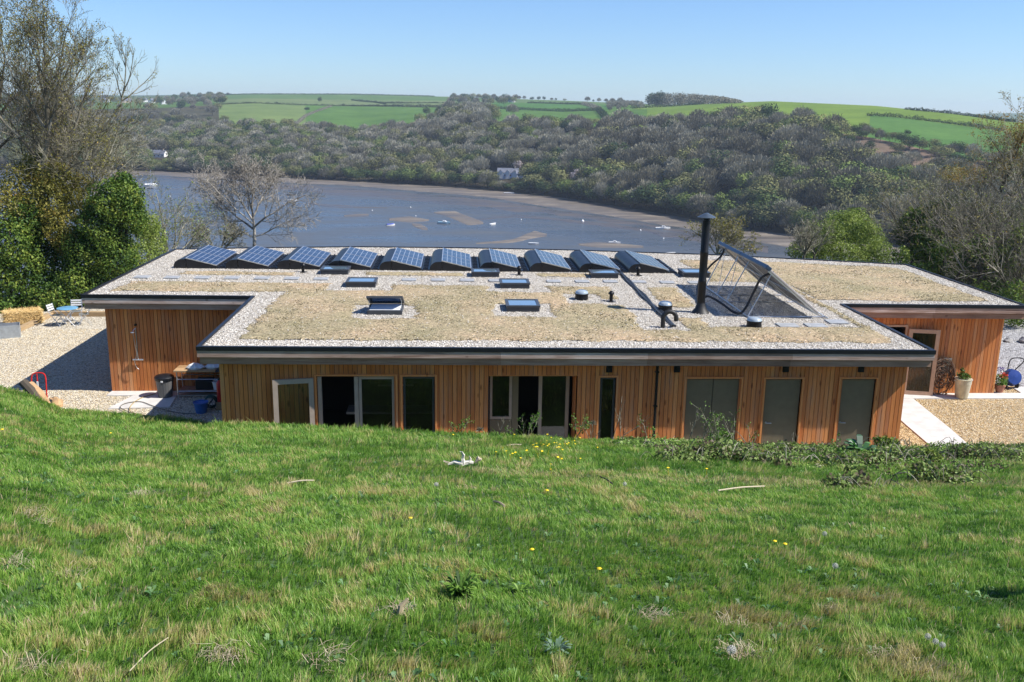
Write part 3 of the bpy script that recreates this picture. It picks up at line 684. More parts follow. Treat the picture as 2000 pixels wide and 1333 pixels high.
# ------------------------------------------------------------------ the grass bank
_pxs = [-700, -200, 0, 60, 120, 250, 340, 400, 440, 520, 600, 800, 1000, 1200, 1400, 1600, 1800, 2000, 2600]
_pys = [730, 745, 752, 766, 798, 806, 814, 822, 822, 826, 830, 836, 847, 856, 862, 872, 874, 868, 868]
_ycs = [27, 26.6, 26.0, 25.8, 25.4, 24.6, 24.0, 23.2, 21.2, 20.5, 20.4, 20.3, 20.2, 20.2, 20.2, 20.2, 20.2, 20.3, 20.6]
_aa, _zc = [], []
for a_, b_, c_ in zip(_pxs, _pys, _ycs):
    p = atY(a_, b_+7, c_); _aa.append(p[0]/c_); _zc.append(p[2])
def G0(X, Y):
    X = np.asarray(X, float); Y = np.asarray(Y, float)
    a = X/np.maximum(Y, 6.0); yc = np.interp(a, _aa, _ycs); zc = np.interp(a, _aa, _zc)
    s = Y/yc; z = 7.2 + (zc-7.2)*np.minimum(s, 1) - 0.10*np.sin(np.clip(s, 0, 1)*np.pi)*0 
    d = np.clip((Y-yc)/1.25, 0, 1); z = np.where(s > 1, zc*(1-d*d*(3-2*d))-0.06*d, z); return z
def G(X, Y):
    X = np.asarray(X, float); Y = np.asarray(Y, float)
    a = X/np.maximum(Y, 6.0); yc = np.interp(a, _aa, _ycs); fade = np.clip((yc+1.0-Y)/0.8, 0, 1)
    return G0(X, Y) + fade*((fbm(X*1.1+9, Y*1.1, 2)-.5)*.09 + (fbm(X*3.3, Y*3.3+4, 2)-.5)*.06)
M['earth'] = simple("turf_earth", (0.045, 0.085, 0.018), 0.95, var=0.5, scale=5, bmp=0.6)
gx = np.concatenate([np.arange(-30, -14, .5), np.arange(-14, 16, .16), np.arange(16, 32, .5)]); gy = np.concatenate([np.arange(-8, 1, .5), np.arange(1, 28.2, .16)])
GX, GY = np.meshgrid(gx, gy, indexing='ij'); idx = np.arange(GX.size).reshape(GX.shape)
V = np.stack([GX, GY, G(GX, GY)], -1).reshape(-1, 3); F = np.stack([idx[:-1, :-1], idx[1:, :-1], idx[1:, 1:], idx[:-1, 1:]], -1).reshape(-1, 4)
o = link("ground", np_mesh("ground", V, F, np.full(len(F), .5)), M['earth']); smooth(o.data); tag(o, kind="structure")
# site: gravel yards, paths
def sheet(name, poly, z, m, kind="structure"):
    mb = MB(); mb.add([(x, y, z) for x, y in poly], [tuple(range(len(poly)))]); return tag(obj(name, mb, m), kind=kind)
sheet("gravel_yard", [(-26, 18.8), (12.2, 18.8), (12.2, 44), (-26, 44)], 0.0, M['gravel'])
sheet("gravel_court", [(12.2, 18.8), (18.9, 18.8), (18.9, 28.9), (12.2, 28.9)], 0.0, M['gravel2'])
sheet("driveway", [(18.9, 18.8), (46, 18.8), (46, 44), (12.2, 44), (12.2, 28.9), (18.9, 28.9)], 0.0, M['gravel3'])
def slab(name, poly, z0, z1, m=None):
    return tag(obj(name, MB().prism(poly, z0, z1), m or M['concrete'], bev=.008), kind="structure")
slab("path", [(12.75, 21.0), (13.75, 21.0), (14.25, 24.6), (14.55, 27.45), (13.35, 27.45), (13.1, 25.0)], -.03, .03)
slab("pavement", [(13.3, 27.46), (18.55, 27.46), (18.55, 28.02), (13.3, 28.02)], -.03, .035)
slab("path_edge", [(17.55, 22.5), (17.95, 22.5), (19.0, 28.7), (18.56, 28.7), (18.3, 27.0)], -.03, .032)
slab("pavement", [(-10.75, 28.0), (-7.3, 28.0), (-7.3, 28.45), (-10.75, 28.45)], -.03, .035)
slab("shower_slab", [(-10.25, 26.7), (-8.5, 26.85), (-8.62, 27.99), (-9.95, 27.99)], -.03, .034)
slab("pavement", [(-5.9, 21.2), (11.7, 21.2), (11.7, 22.25), (-5.9, 22.25)], -.03, .03)
q = np.stack([RNG.uniform(12.3, 18.8, 26000), RNG.uniform(20.8, 28.8, 26000)], 1)
q = q[~inpoly(q[:, 0], q[:, 1], [(12.7, 21.0), (13.8, 21.0), (14.3, 24.6), (14.6, 27.45), (18.6, 27.4), (18.6, 28.1), (11.6, 28.1), (11.6, 22.3), (12.7, 22.2)])]
tag(pebbles3d("loose_gravel", q, np.full(len(q), .004), .018, M['gstone'], None), "golden gravel stones lying over the courtyard", "gravel", kind="stuff")
q = np.stack([RNG.uniform(-18, -5.8, 60000), RNG.uniform(23, 37, 60000)], 1); q = q[(q[:, 1] < 28.4) | (q[:, 0] < -10.8)]
q = q[~((q[:, 0] > -10.3) & (q[:, 0] < -8.4) & (q[:, 1] > 26.7))]
tag(pebbles3d("loose_gravel", q, np.full(len(q), .004), .018, M['gstone'], None), "cream gravel stones lying over the shower yard", "gravel", kind="stuff")

# ------------------------------------------------------------------ grass blades
M['grass'] = leafy("meadow_grass", [(0.0, (0.044, 0.108, 0.016)), (0.28, (0.112, 0.240, 0.032)), (0.52, (0.188, 0.348, 0.048)), (0.68, (0.285, 0.425, 0.076)), (0.80, (0.42, 0.37, 0.13)), (1.0, (0.62, 0.49, 0.31))], 0.42, 0.5, gloss=0.018)
def make_grass():
    NB = 980000
    u = RNG.random(NB); Y = (2.5**.42 + u*(27.0**.42-2.5**.42))**(1/.42)
    a = RNG.uniform(-.66, .74, NB); X = a*Y + RNG.normal(0, .02, NB)
    # pull the blades into tufts
    cell = 0.085+0.002*Y; cx = np.floor(X/cell); cy = np.floor(Y/cell); h = np.sin(cx*127.1+cy*311.7)*43758.5; h1 = h-np.floor(h); h = np.sin(cx*269.5+cy*183.3)*43758.5; h2 = h-np.floor(h); h = np.sin(cx*419.2+cy*371.9)*43758.5; h3 = h-np.floor(h)
    k = RNG.random(NB)*.45; X = X + ((cx+h1)*cell-X)*k; Y = Y + ((cy+h2)*cell-Y)*k
    aa = X/np.maximum(Y, 6); yc = np.interp(aa, _aa, _ycs); s = Y/yc
    keep = (s < 1.045) & (Y > 2.4)
    big = fbm(X*.45+3, Y*.45+8, 3); med = fbm(X*1.6+30, Y*1.6, 3); sm = fbm(X*4.5, Y*4.5+50, 2); bare = fbm(X*2.4+77, Y*2.4+13, 3)
    lush = np.clip((s-.64)/.12, 0, 1)
    X, Y, big, med, sm, lush, h3, s, bare, aa = [q[keep] for q in (X, Y, big, med, sm, lush, h3, s, bare, aa)]; n = len(X)
    Z = G(X, Y)-.004
    L = (.024+.030*RNG.random(n))*(.35+.8*med+.6*sm)*(1+.35*lush)*(.8+.6*h3)*(1+Y*.02); tall = RNG.random(n) < .015; L = np.where(tall, L*1.9, L)
    W = (.0010+.0011*RNG.random(n))*(1+Y*.14)
    # lean: common field direction + tuft + random
    fa = (fbm(X*.7+60, Y*.7, 2)-.5)*9 + h3*2.4; ra = RNG.random(n)*6.283
    lx = np.cos(fa)*.55+np.cos(ra)*.6; ly = np.sin(fa)*.55+np.sin(ra)*.6; lean = .25+.65*RNG.random(n)
    dx, dy = lx*lean*L, ly*lean*L; hz = L*np.sqrt(np.clip(1-.42*lean**2, .15, 1))
    wa = RNG.random(n)*3.1416; wx, wy = np.cos(wa)*W, np.sin(wa)*W
    tone = .47+(big-.5)*.14+(med-.5)*.50+(sm-.5)*.70+(bare-.5)*.15+(h3-.5)*.22+RNG.normal(0, .10, n) - lush*.05
    straw = (RNG.random(n) < .018+.012*(1-lush)) | ((bare > .72) & (sm > .45) & (RNG.random(n) < .35*(1-.7*lush)))
    tone = np.where(straw, RNG.uniform(.74, 1.0, n), np.clip(tone, 0, .80))
    track = np.exp(-((s-.63)/.022)**2)*(aa > .0); tone = np.where(RNG.random(n) < track*.5, .85, tone)
    P = np.stack([X, Y, Z], -1); Wv = np.stack([wx, wy, 0*wx], -1)
    mid = P + np.stack([dx*.35, dy*.35, hz*.62], -1); tip = P + np.stack([dx, dy, hz], -1)
    V = np.stack([P-Wv, P+Wv, mid+Wv*.8, mid-Wv*.8, tip], 1).reshape(-1, 3)
    b = (np.arange(n)*5)[:, None]; Q = b+np.array([[0, 1, 2, 3]]); T = b+np.array([[3, 2, 4]])
    me = np_mesh("grass", V, [Q, T], np.concatenate([tone, np.clip(tone+.06, 0, 1)]))
    o = link("grass", me, M['grass']); tag(o, "rough green meadow grass with straw patches covering the near bank", "grass", kind="stuff")
make_grass()
def ground_weeds():
    n = 1500; Y = 2.8+17*RNG.random(n)**1.3; X = RNG.uniform(-.6, .68, n)*Y; k = 7; f = fbm(X*.8+20, Y*.8, 2) > .44; X, Y = X[f], Y[f]; n = len(X)
    Z = G(X, Y)+.012; a = RNG.random((n, k))*6.28; L = (.018+.035*RNG.random((n, 1)))*(.6+.6*RNG.random((n, k))); w = L*.24; c, s_ = np.cos(a), np.sin(a); h = L*(.3+.5*RNG.random((n, k)))
    B = np.stack([X, Y, Z], -1)[:, None, :]; O = lambda p, q_, hh: B+np.stack([c*p-s_*q_, s_*p+c*q_, hh], -1)
    V = np.stack([O(L*.1, 0*w, 0*h), O(L*.6, w, h), O(L, 0*w, h*.9), O(L*.6, -w, h)], 2).reshape(-1, 3); F = np.arange(len(V)).reshape(-1, 4)
    o = link("ground_cover", np_mesh("ground_cover", V, F, np.clip(np.repeat(RNG.random(n), k)*.8+RNG.normal(0, .1, n*k), 0, 1)), WEEDM); tag(o, "small broad leaved weeds growing low among the grass", "weeds", kind="stuff")
def crest_weeds():
    n = 4200; yc = 20.2; px = RNG.uniform(1215, 2040, n); back = .05+RNG.random(n)**1.5*np.interp(px, [1215, 1400, 1600, 1850, 2040], [1.6, 4.2, 5.2, 7.0, 5.0]); Y = yc-back
    X = np.interp(px, [1215, 2040], [atY(1215, 870, yc)[0]/yc, atY(2040, 870, yc)[0]/yc])*Y; keep = fbm(X*.9, Y*1.3, 3) > .47; X, Y = X[keep], Y[keep]; P = np.column_stack([X, Y, G(X, Y)])
    n = len(P); k = 9; C = P[:, None, :]+np.stack([RNG.normal(0, .07, (n, k)), RNG.normal(0, .07, (n, k)), .015+.10*RNG.random((n, k))*(.2+fbm(P[:, 0]*1.3, P[:, 1]*1.3, 2))[:, None]*1.5], -1); C = C.reshape(-1, 3); m = len(C)
    nr = RNG.normal(size=(m, 3))+np.array([0, -.3, .9]); nr /= np.linalg.norm(nr, axis=1)[:, None]; t = np.cross(nr, RNG.normal(size=(m, 3))); t /= np.linalg.norm(t, axis=1)[:, None]; b = np.cross(nr, t); s_ = (.018+.022*RNG.random(m))[:, None]
    V = np.stack([C-t*s_, C-b*s_*.6, C+t*s_, C+b*s_*.6], 1).reshape(-1, 3); tone = np.clip(fbm(C[:, 0]*1.8, C[:, 1]*1.8+9, 3)*1.0+RNG.normal(0, .13, m), 0, 1)
    o = link("weeds", np_mesh("weeds", V, np.arange(4*m).reshape(-1, 4), tone), STRIPM); tag(o, "low tangle of mixed weeds along the crest before the right hand doors", "weeds", kind="stuff")
STRIPM = leafy("crest_weed_leaf", [(0, (.09, .065, .045)), (.28, (.16, .115, .075)), (.38, (.10, .145, .035)), (.55, (.14, .25, .04)), (.75, (.24, .36, .07)), (1, (.40, .34, .24))], .3)
WEEDM = leafy("weed_leaf", [(0, (.03, .09, .02)), (.5, (.07, .17, .05)), (1, (.16, .28, .10))], .25, gloss=.03)
ground_weeds()

# ------------------------------------------------------------------ small plants on the bank
def leaf_cloud(ells, n, size, tonefn=None, shell=.55, asp=.55, flat=0.0, seed=1, jit=.9, tn=.17):
    """quads spread in ellipsoids ells=[(cx,cy,cz,rx,ry,rz)]"""
    r = np.random.default_rng(seed); E = np.array(ells, float); vol = (E[:, 3]*E[:, 4]+E[:, 5]*E[:, 3]+E[:, 4]*E[:, 5]); pick = r.choice(len(E), n, p=vol/vol.sum())
    d = r.normal(size=(n, 3)); d /= np.linalg.norm(d, axis=1)[:, None]; rad = shell+(1-shell)*r.random(n)**.6; inner = r.random(n) < .25; rad = np.where(inner, r.random(n)**.5, rad)
    lump = 1+.28*(np.sin(d[:, 0]*5+E[pick, 0]*3)*np.sin(d[:, 1]*6+E[pick, 2])*np.cos(d[:, 2]*5+pick))+r.normal(0, .06, n)
    c = E[pick, :3] + d*E[pick, 3:]*(rad*lump)[:, None]
    nr = d + r.normal(size=(n, 3))*jit; nr /= np.linalg.norm(nr, axis=1)[:, None]
    t = np.cross(nr, r.normal(size=(n, 3))); t /= np.linalg.norm(t, axis=1)[:, None]; b = np.cross(nr, t)
    s = (size*(.55+.9*r.random(n)))[:, None]
    V = np.stack([c-t*s, c-b*s*asp, c+t*s, c+b*s*asp], 1).reshape(-1, 3)
    tone = np.clip(.5+.22*np.sin(c[:, 0]*2.3+c[:, 2]*1.7)*np.sin(c[:, 1]*2.1+c[:, 2]*2.9)+r.normal(0, tn, n), 0, 1) if tonefn is None else tonefn(c, r)
    return V, np.arange(4*n).reshape(-1, 4), tone
def cloud_obj(name, ells, n, size, mat, parent=None, **k):
    V, F, t = leaf_cloud(ells, n, size, **k); return link(name, np_mesh(name, V, F, t), mat, parent)
def branch(p, d, L, r0, lvl, P, segs, tips, rg):
    """recursive limb; P: per level dict(n, kids, ang, ratio, wig, up)"""
    q = P[lvl]; n = q['n']; pts = [np.array(p, float)]; d = np.array(d, float); d /= np.linalg.norm(d)
    r1 = r0*q.get('tap', .35)
    for i in range(n):
        d = d + rg.normal(size=3)*q['wig'] + np.array([0, 0, q['up']]); d /= np.linalg.norm(d)
        pts.append(pts[-1]+d*L/n); ra = r0+(r1-r0)*i/n; rb = r0+(r1-r0)*(i+1)/n
        segs.append((*pts[-2], *pts[-1], ra, rb))
    if lvl+1 >= len(P): tips.append(pts[-1]); tips.append(pts[n//2]); return
    k = q['kids']; az = rg.random()*6.28
    for j in range(k):
        f = q.get('from', .25)+(1-q.get('from', .25))*((j+rg.random()*.8)/k); f = min(f, .995); i = min(int(f*n), n-1); fr = f*n-i
        s = pts[i]*(1-fr)+pts[i+1]*fr; dd = pts[i+1]-pts[i]; dd /= np.linalg.norm(dd)
        az += 2.4+rg.normal()*.3; ort = np.cross(dd, [np.cos(az), np.sin(az), .3]); ort /= np.linalg.norm(ort)+1e-9
        an = q['ang']*(.75+.5*rg.random()); nd = dd*math.cos(an)+ort*math.sin(an)
        branch(s, nd, L*q['ratio']*(1.15-.55*f)*(.8+.4*rg.random()), (r0+(r1-r0)*f)*q.get('rr', .6), lvl+1, P, segs, tips, rg)
def segs_mesh(name, segs, minr=.004, tonef=None):
    S = np.array(segs); out_v, out_f, tt = [], [], []; base = 0
    for lo, hi, k in ((-1, .02, 3), (.02, .08, 5), (.08, 99, 9)):
        s = S[(S[:, 6] > lo) & (S[:, 6] <= hi)]
        if not len(s): continue
        a, b = s[:, :3], s[:, 3:6]; d = b-a; d /= np.linalg.norm(d, axis=1)[:, None]+1e-9
        u = np.cross(d, np.array([.31, .17, .93])); u /= np.linalg.norm(u, axis=1)[:, None]+1e-9; w = np.cross(d, u)
        an = np.arange(k)*2*np.pi/k; ring_ = np.cos(an)[None, :, None]*u[:, None]+np.sin(an)[None, :, None]*w[:, None]
        ra = np.maximum(s[:, 6], minr)[:, None, None]; rb = np.maximum(s[:, 7], minr)[:, None, None]
        V = np.concatenate([a[:, None]+ring_*ra, (b+d*s[:, 7:8]*.3)[:, None]+ring_*rb], 1).reshape(-1, 3)
        i = np.arange(k); f = np.stack([i, (i+1) % k, (i+1) % k+k, i+k], 1)
        F = (f[None]+(np.arange(len(s))*2*k)[:, None, None]+base).reshape(-1, 4)
        out_v.append(V); out_f.append(F); base += len(V); tt.append(np.repeat(np.random.default_rng(3).random(len(s)), k))
    return np_mesh(name, np.concatenate(out_v), np.concatenate(out_f), np.concatenate(tt))
M['bark_grey'] = tone_mat("grey_twig_bark", [(0, (0.085, 0.08, 0.05)), (.5, (0.20, 0.19, 0.135)), (1, (0.37, 0.35, 0.27))], .9)
M['bark_dark'] = tone_mat("dark_bark", [(0, (0.035, 0.028, 0.02)), (.6, (0.09, 0.075, 0.055)), (1, (0.19, 0.165, 0.13))], .9)
M['leaf_fresh'] = leafy("fresh_leaf", [(0, (0.03, 0.075, 0.01)), (.5, (0.10, 0.21, 0.025)), (1, (0.22, 0.36, 0.06))], .35)
M['leaf_ivy'] = leafy("ivy_leaf", [(0, (0.014, 0.040, 0.007)), (.4, (0.055, 0.115, 0.016)), (.7, (0.15, 0.22, 0.032)), (1, (0.30, 0.34, 0.06))], .25, gloss=.015, rough=.6)
M['leaf_ochre'] = leafy("budding_leaf", [(0, (0.09, 0.095, 0.018)), (.5, (0.23, 0.22, 0.04)), (.8, (0.34, 0.29, 0.055)), (1, (0.44, 0.28, 0.08))], .35)
M['leaf_lime'] = leafy("spring_green_leaf", [(0, (0.07, 0.105, 0.020)), (.5, (0.19, 0.26, 0.045)), (1, (0.34, 0.40, 0.09))], .35)
M['leaf_brown'] = leafy("dry_leaf", [(0, (0.07, 0.06, 0.03)), (.25, (0.15, 0.11, 0.07)), (.42, (0.14, 0.21, 0.045)), (.75, (0.23, 0.32, 0.08)), (1, (0.38, 0.30, 0.22))], .25, gloss=.02)
M['yellow'] = simple("yellow_petal", (0.80, 0.58, 0.01), .6); M['fluff'] = simple("seed_fluff", (0.42, 0.42, 0.38), .9)
def on(px, py, lo=2.5, hi=27):
    """the point of the bank seen at a pixel"""
    d = ray(px, py); t = lo/d[1]
    while t*d[1] < hi:
        x, y, z = d[0]*t, d[1]*t, CH+d[2]*t
        if z <= float(G(x, y)): return (x, y, float(G(x, y)))
        t *= 1.004
    return (x, y, float(G(x, y)))
def crest(px, back=.12):
    yc = 20.3
    for _ in range(6):
        x = atY(px, 850, yc-back)[0]; yc = float(np.interp(x/(yc-back), _aa, _ycs))
    return (x, yc-back, float(G(x, yc-back)))
crest_weeds()
# dandelions
def rosette(mb, n, L, w, rg, rise=.35):
    for k in range(n):
        a = rg.random()*6.28; l = L*(.6+.5*rg.random()); c, s = math.cos(a), math.sin(a); ri = rise*(.5+rg.random()); v = []
        for f, ww in ((0, .25), (.35, .8), (.7, 1), (.92, .6), (1, 0.05)):
            h = l*ri*math.sin(f*1.9); v += [(c*l*f-s*w*ww, s*l*f+c*w*ww, h), (c*l*f+s*w*ww, s*l*f-c*w*ww, h)]
        mb.add(v, [(2*i, 2*i+1, 2*i+3, 2*i+2) for i in range(4)], rg.random())
rgp = random.Random(3)
def dandelion(h, lab):
    t = thing("dandelion", lab, "flower", (0, 0, 0)); m = MB(); rosette(m, 7, .10, .010, rgp, .3); obj("leaves", m, M['leaf_fresh'], t)
    obj("stem", MB().tube([(0, 0, 0), (.008, 0, h*.5), (.004, .004, h)], .0028, 5), M['leaf_fresh'], t)
    fl = MB()
    for k in range(26):
        a = k*2.4; r = .006+.017*(k/26); fl.add([(r*.2*math.cos(a)-.004*math.sin(a), r*.2*math.sin(a)+.004*math.cos(a), h+.004), (r*.2*math.cos(a)+.004*math.sin(a), r*.2*math.sin(a)-.004*math.cos(a), h+.004), (r*1.25*math.cos(a), r*1.25*math.sin(a), h+.012-r*.25)], [(0, 1, 2)])
    fl.lathe([(.001, h-.006), (.011, h-.001), (.017, h+.004), (.012, h+.010), (0, h+.012)], n=14)
    obj("flower_head", fl, M['yellow'], t); return t
def clock(h, lab):
    t = thing("dandelion_clock", lab, "flower", (0, 0, 0)); obj("stem", MB().tube([(0, 0, 0), (-.006, 0, h*.5), (0, .003, h)], .0025, 5), M['leaf_fresh'], t)
    m = MB(); 
    for k in range(84):
        z = 1-2*(k+.5)/84; a = k*2.39996; r = math.sqrt(1-z*z); d = Vector((r*math.cos(a), r*math.sin(a), z)); p = Vector((0, 0, h+.012))+d*.0235; u = d.orthogonal().normalized()*.0042; w = d.cross(u)
        m.add([p+u, p+w, p-u, p-w], [(0, 1, 2, 3)]); m.add([Vector((0, 0, h+.012))+u*.08, Vector((0, 0, h+.012))-u*.08, p], [(0, 1, 2)])
    m.lathe([(0, h+.006), (.006, h+.012), (0, h+.018)], n=8); obj("seed_head", m, M['fluff'], t); return t
d0 = dandelion(.085, "yellow dandelion flower alone in the grass below the middle of the house"); d0.location = on(1039, 1094)
for (a, b, lb) in ((1170, 1134, "small yellow dandelion flower beside the low grey green rosette"), (1512, 1075, "left one of the pair of yellow dandelions close together"), (1532, 1081, "right one of the pair of yellow dandelions close together"), (217, 858, "yellow dandelion on the bank below the shower yard"), (885, 859, "yellow dandelion near the top of the bank in front of the glazed opening"), (1068, 976, "tiny yellow dandelion beyond the white fluffy seed heads"), (802, 1030, "faint yellow dandelion among straw tufts"), (6, 853, "yellow dandelion at the left edge of the picture")):
    dup(d0, on(a, b), random.random()*6, lb, sc=1.0 if b > 1000 else 1.25)
c0 = clock(.12, "large round white dandelion clock nearest the camera"); c0.location = on(1425, 1316)
for (a, b, lb) in ((1608, 1068, "white dandelion clock standing right of the yellow pair"), (1628, 1136, "half blown white dandelion clock in the middle of the bank"), (1219, 968, "white dandelion clock near the long dry stem"), (852, 970, "white dandelion clock left of centre below the white bleached wood"), (1808, 1275, "white dandelion clock, leftmost of three in a cluster"), (1823, 1284, "white dandelion clock, middle of three in a cluster"), (1836, 1292, "white dandelion clock, rightmost of three in a cluster")):
    dup(c0, on(a, b), random.random()*6, lb, sc=.72 if b > 1200 else .95 if b > 1000 else 1.1)
bt = MB().tube([(0, 0, 0), (0, 0, .15)], .003, 4)
bt.lathe([(.002, .148), (.014, .15), (.022, .158), (0, .157)], n=9)
b0 = obj("buttercup", bt, M['yellow']); first = True
for k in range(52):
    a_ = random.gauss(1075, 52) if k < 44 else random.uniform(960, 1500); b_ = random.gauss(888, 13) if k < 44 else random.uniform(860, 950)
    o = b0 if first else b0.copy()
    if not first: scene.collection.objects.link(o)
    first = False; p = on(a_, max(b_, 862)); o.location = p; o.rotation_euler = (random.uniform(-.4, .3), random.uniform(-.3, .3), 0); o.scale = [random.uniform(.7, 1.1)]*3
    tag(o, "tiny yellow buttercup in the drift of yellow flowers on the upper bank", "flower", "drift of small yellow flowers on the bank")
# rosettes, dry tufts, sticks
def weed(px, py, n, L, w, m, lab, rise=.9, nm="weed_rosette"):
    mb = MB(); rosette(mb, n, L, w, rgp, rise); o = obj(nm, mb, m); o.location = on(px, py); tag(o, lab, "weed"); return o
weed(900, 1170, 130, .125, .009, M['leaf_fresh'], "dark green leafy rosette in the centre foreground", .9)
weed(1085, 1280, 70, .085, .006, simple("grey_green_leaf", (.10, .17, .10), .7), "grey green thistle like rosette near the bottom edge", .6)
weed(1015, 1160, 50, .08, .007, M['leaf_fresh'], "small green weed right of the dark rosette", .6)
M['straw'] = tone_mat("dry_straw", [(0, (.17, .13, .08)), (.5, (.33, .27, .17)), (1, (.50, .43, .31))])
TUFTW = ['largest on the upper left of the bank', 'at the bottom left of the bank', 'right of centre between two white clocks', 'beside the nearest white clock', 'behind the nearest white clock', 'in the bottom left corner', 'at the left edge halfway down', 'small and pale on the left', 'on the left above the others', 'left of the dark rosette', 'small near the left edge', 'below the yellow pair', 'at the bottom right near the three clocks', 'at the bottom left of centre']
for i, (a, b, n) in enumerate(((275, 972, 34), (440, 1285, 40), (1270, 1215, 30), (1450, 1290, 44), (1440, 1235, 20), (60, 1320, 26), (20, 1110, 26), (135, 1135, 16), (50, 1010, 18), (785, 1205, 18), (80, 1028, 14), (1640, 1205, 16), (1725, 1290, 46), (635, 1300, 24))):
    mb = MB()
    for k in range(n*3):
        an = random.gauss(a*.01, .9); l = random.uniform(.04, .11); x, y = random.gauss(0, .06), random.gauss(0, .045); w = Vector((-math.sin(an), math.cos(an), 0))*.0013
        p0 = Vector((x, y, .015+random.random()*.02)); p1 = Vector((x+math.cos(an)*l*.5, y+math.sin(an)*l*.5, .03+random.random()*.03)); p2 = Vector((x+math.cos(an)*l, y+math.sin(an)*l, .015+random.random()*.035))
        mb.add([p0-w, p0+w, p1+w, p1-w, p2], [(0, 1, 2, 3), (3, 2, 4)], random.random())
    o = obj("dry_grass_tuft", mb, M['straw']); o.location = on(a, b); o.scale = [1+.02*o.location.y]*3
    tag(o, 'matted tuft of pale dead grass %s' % TUFTW[i], 'grass tuft', 'matted tufts of dead grass')
wd = MB(); wd.tube([(-.27, 0, .04), (-.16, .03, .07), (-.05, .0, .05), (.06, .02, .08), (.13, .02, .07)], [.010, .030, .042, .038, .02], 7, .9)
wd.tube([(-.02, 0, .06), (-.035, .01, .14), (-.02, 0, .2), (-.045, 0, .25), (-.08, 0, .265)], [.034, .028, .02, .012, .003], 6, .9); wd.tube([(.07, 0, .07), (.085, .01, .13), (.07, 0, .18)], [.024, .014, .004], 6, .9); wd.tube([(.15, .03, .06), (.21, .06, .12), (.25, .05, .10)], [.012, .04, .02], 7, .4); wd.tube([(-.2, .02, .05), (-.33, .05, .09)], [.02, .006], 5, .5)
wd.v = [(a+random.uniform(-.008, .008), b+random.uniform(-.008, .008), c+random.uniform(-.006, .006)) for a, b, c in wd.v]
o = obj("bleached_wood", wd, tone_mat("bleached_wood", [(0, (.3, .24, .18)), (.5, (.45, .38, .28)), (1, (.70, .66, .58))])); o.location = on(908, 914); tag(o, "bleached white piece of driftwood with two upright prongs lying on the bank", "driftwood")
def stick(pa, pb, r, lab, t=.6, m='straw'):
    A, B = Vector(on(*pa)), Vector(on(*pb)); mid = (A+B)/2+Vector((0, 0, .07)); o = obj("dry_stick", MB().tube(bez([A+Vector((0, 0, .05)), mid, B+Vector((0, 0, .06))], 8), r, 6, t), M[m]); tag(o, lab, "stick")
stick((1402, 966), (1492, 958), .011, "long curved dry stem lying across the grass below the brambles", .9)
stick((562, 953), (615, 949), .010, "short straw coloured stick lying on the left of the bank", .9)
stick((1172, 938), (1196, 955), .010, "short dark grey stick left of the long dry stem", .2, 'bark_dark')
stick((990, 876), (1018, 875), .012, "short straw coloured stem near the top of the bank", .8)
stick((965, 988), (985, 999), .014, "small broken piece of brown bark in the grass", .5)
stick((255, 1330), (330, 1268), .003, "thin curved dead stem at the bottom of the bank", .8)
tag(obj("broken_stub", MB().tube([(0, 0, 0), (.01, .02, .07), (.05, .03, .11)], [.022, .018, .008], 7, .5), M['straw']), "short broken stub sticking out of a hole in the turf", "stick").location = on(780, 1210)
p = on(1985, 1165); fp = MB().tube([(0, 0, -.2), (.01, 0, .7), (0, .01, 1.18)], [.11, .10, .09], 10, .5); o = obj('shadow_post', fp, M['sleeper']); o.location = (p[0]+.95, p[1]-.2, float(G(p[0]+.95, p[1]-.2))); tag(o, 'unseen round post added past the right edge to cast a shadow', 'post')  # out-of-view post, added so that its shadow falls on the grass
# brambles and weeds along the top of the bank
def bramble(i, px, py, w, h, n, mats, lab, cat="bramble"):
    x, y, z = on(px, py); t = thing("bramble_clump" if cat == "bramble" else "weed_patch", lab, cat, (x, y, z)); E = []
    for k in range(6): E.append((x+random.uniform(-w, w)*.7, y+random.uniform(-.3, .4), z+h*random.uniform(.1, .5), w*.4, .35, h*.55))
    cloud_obj("leaves", E, n, .034, mats, None, seed=i, asp=.65).parent = t; t.children[-1].matrix_parent_inverse = Matrix.Translation(-t.location)
    st = MB()
    for k in range(10):
        a = random.uniform(-w, w); b = a+random.uniform(-.5, .5); hh = h*random.uniform(.7, 1.5); st.tube(bez([(x+a, y+random.uniform(-.3, .3), z), (x+(a+b)/2, y, z+hh), (x+b, y+random.uniform(-.3, .3), z+hh*.4)], 6), .006, 4, random.random())
    obj("stems", st, M['bark_grey'], t)
for i, a in enumerate(((1340, 905, .55, .22, 1500, 'leaf_brown', "low brown and green bramble clump below the double door"), (1410, 900, .6, .34, 2600, 'leaf_brown', "dark bramble mound below the double door with ivy in it"), (1495, 908, .45, .26, 1500, 'leaf_brown', "small dark bramble clump between the door steps"), (1570, 893, .6, .22, 1600, 'leaf_brown', "brown bramble clump left of the big leaved dock"), (1690, 915, .7, .20, 1900, 'leaf_brown', "bramble clump full of dead leaves below the dock plant"), (1780, 905, .6, .32, 2200, 'leaf_brown', "dark bramble clump at the house corner"), (1830, 945, .6, .26, 1900, 'leaf_brown', "bramble clump with purplish dead leaves lowest on the bank"), (1900, 900, .7, .34, 2600, 'leaf_brown', "wide bramble clump in front of the golden gravel"), (1975, 905, .5, .26, 1300, 'leaf_brown', "bramble clump at the right edge of the picture"), (1680, 955, .5, .16, 1000, 'leaf_brown', "thin brown patch of brambles on the lower bank"))):
    bramble(i, a[0], a[1], a[2], a[3], a[4], M[a[5]], a[6])
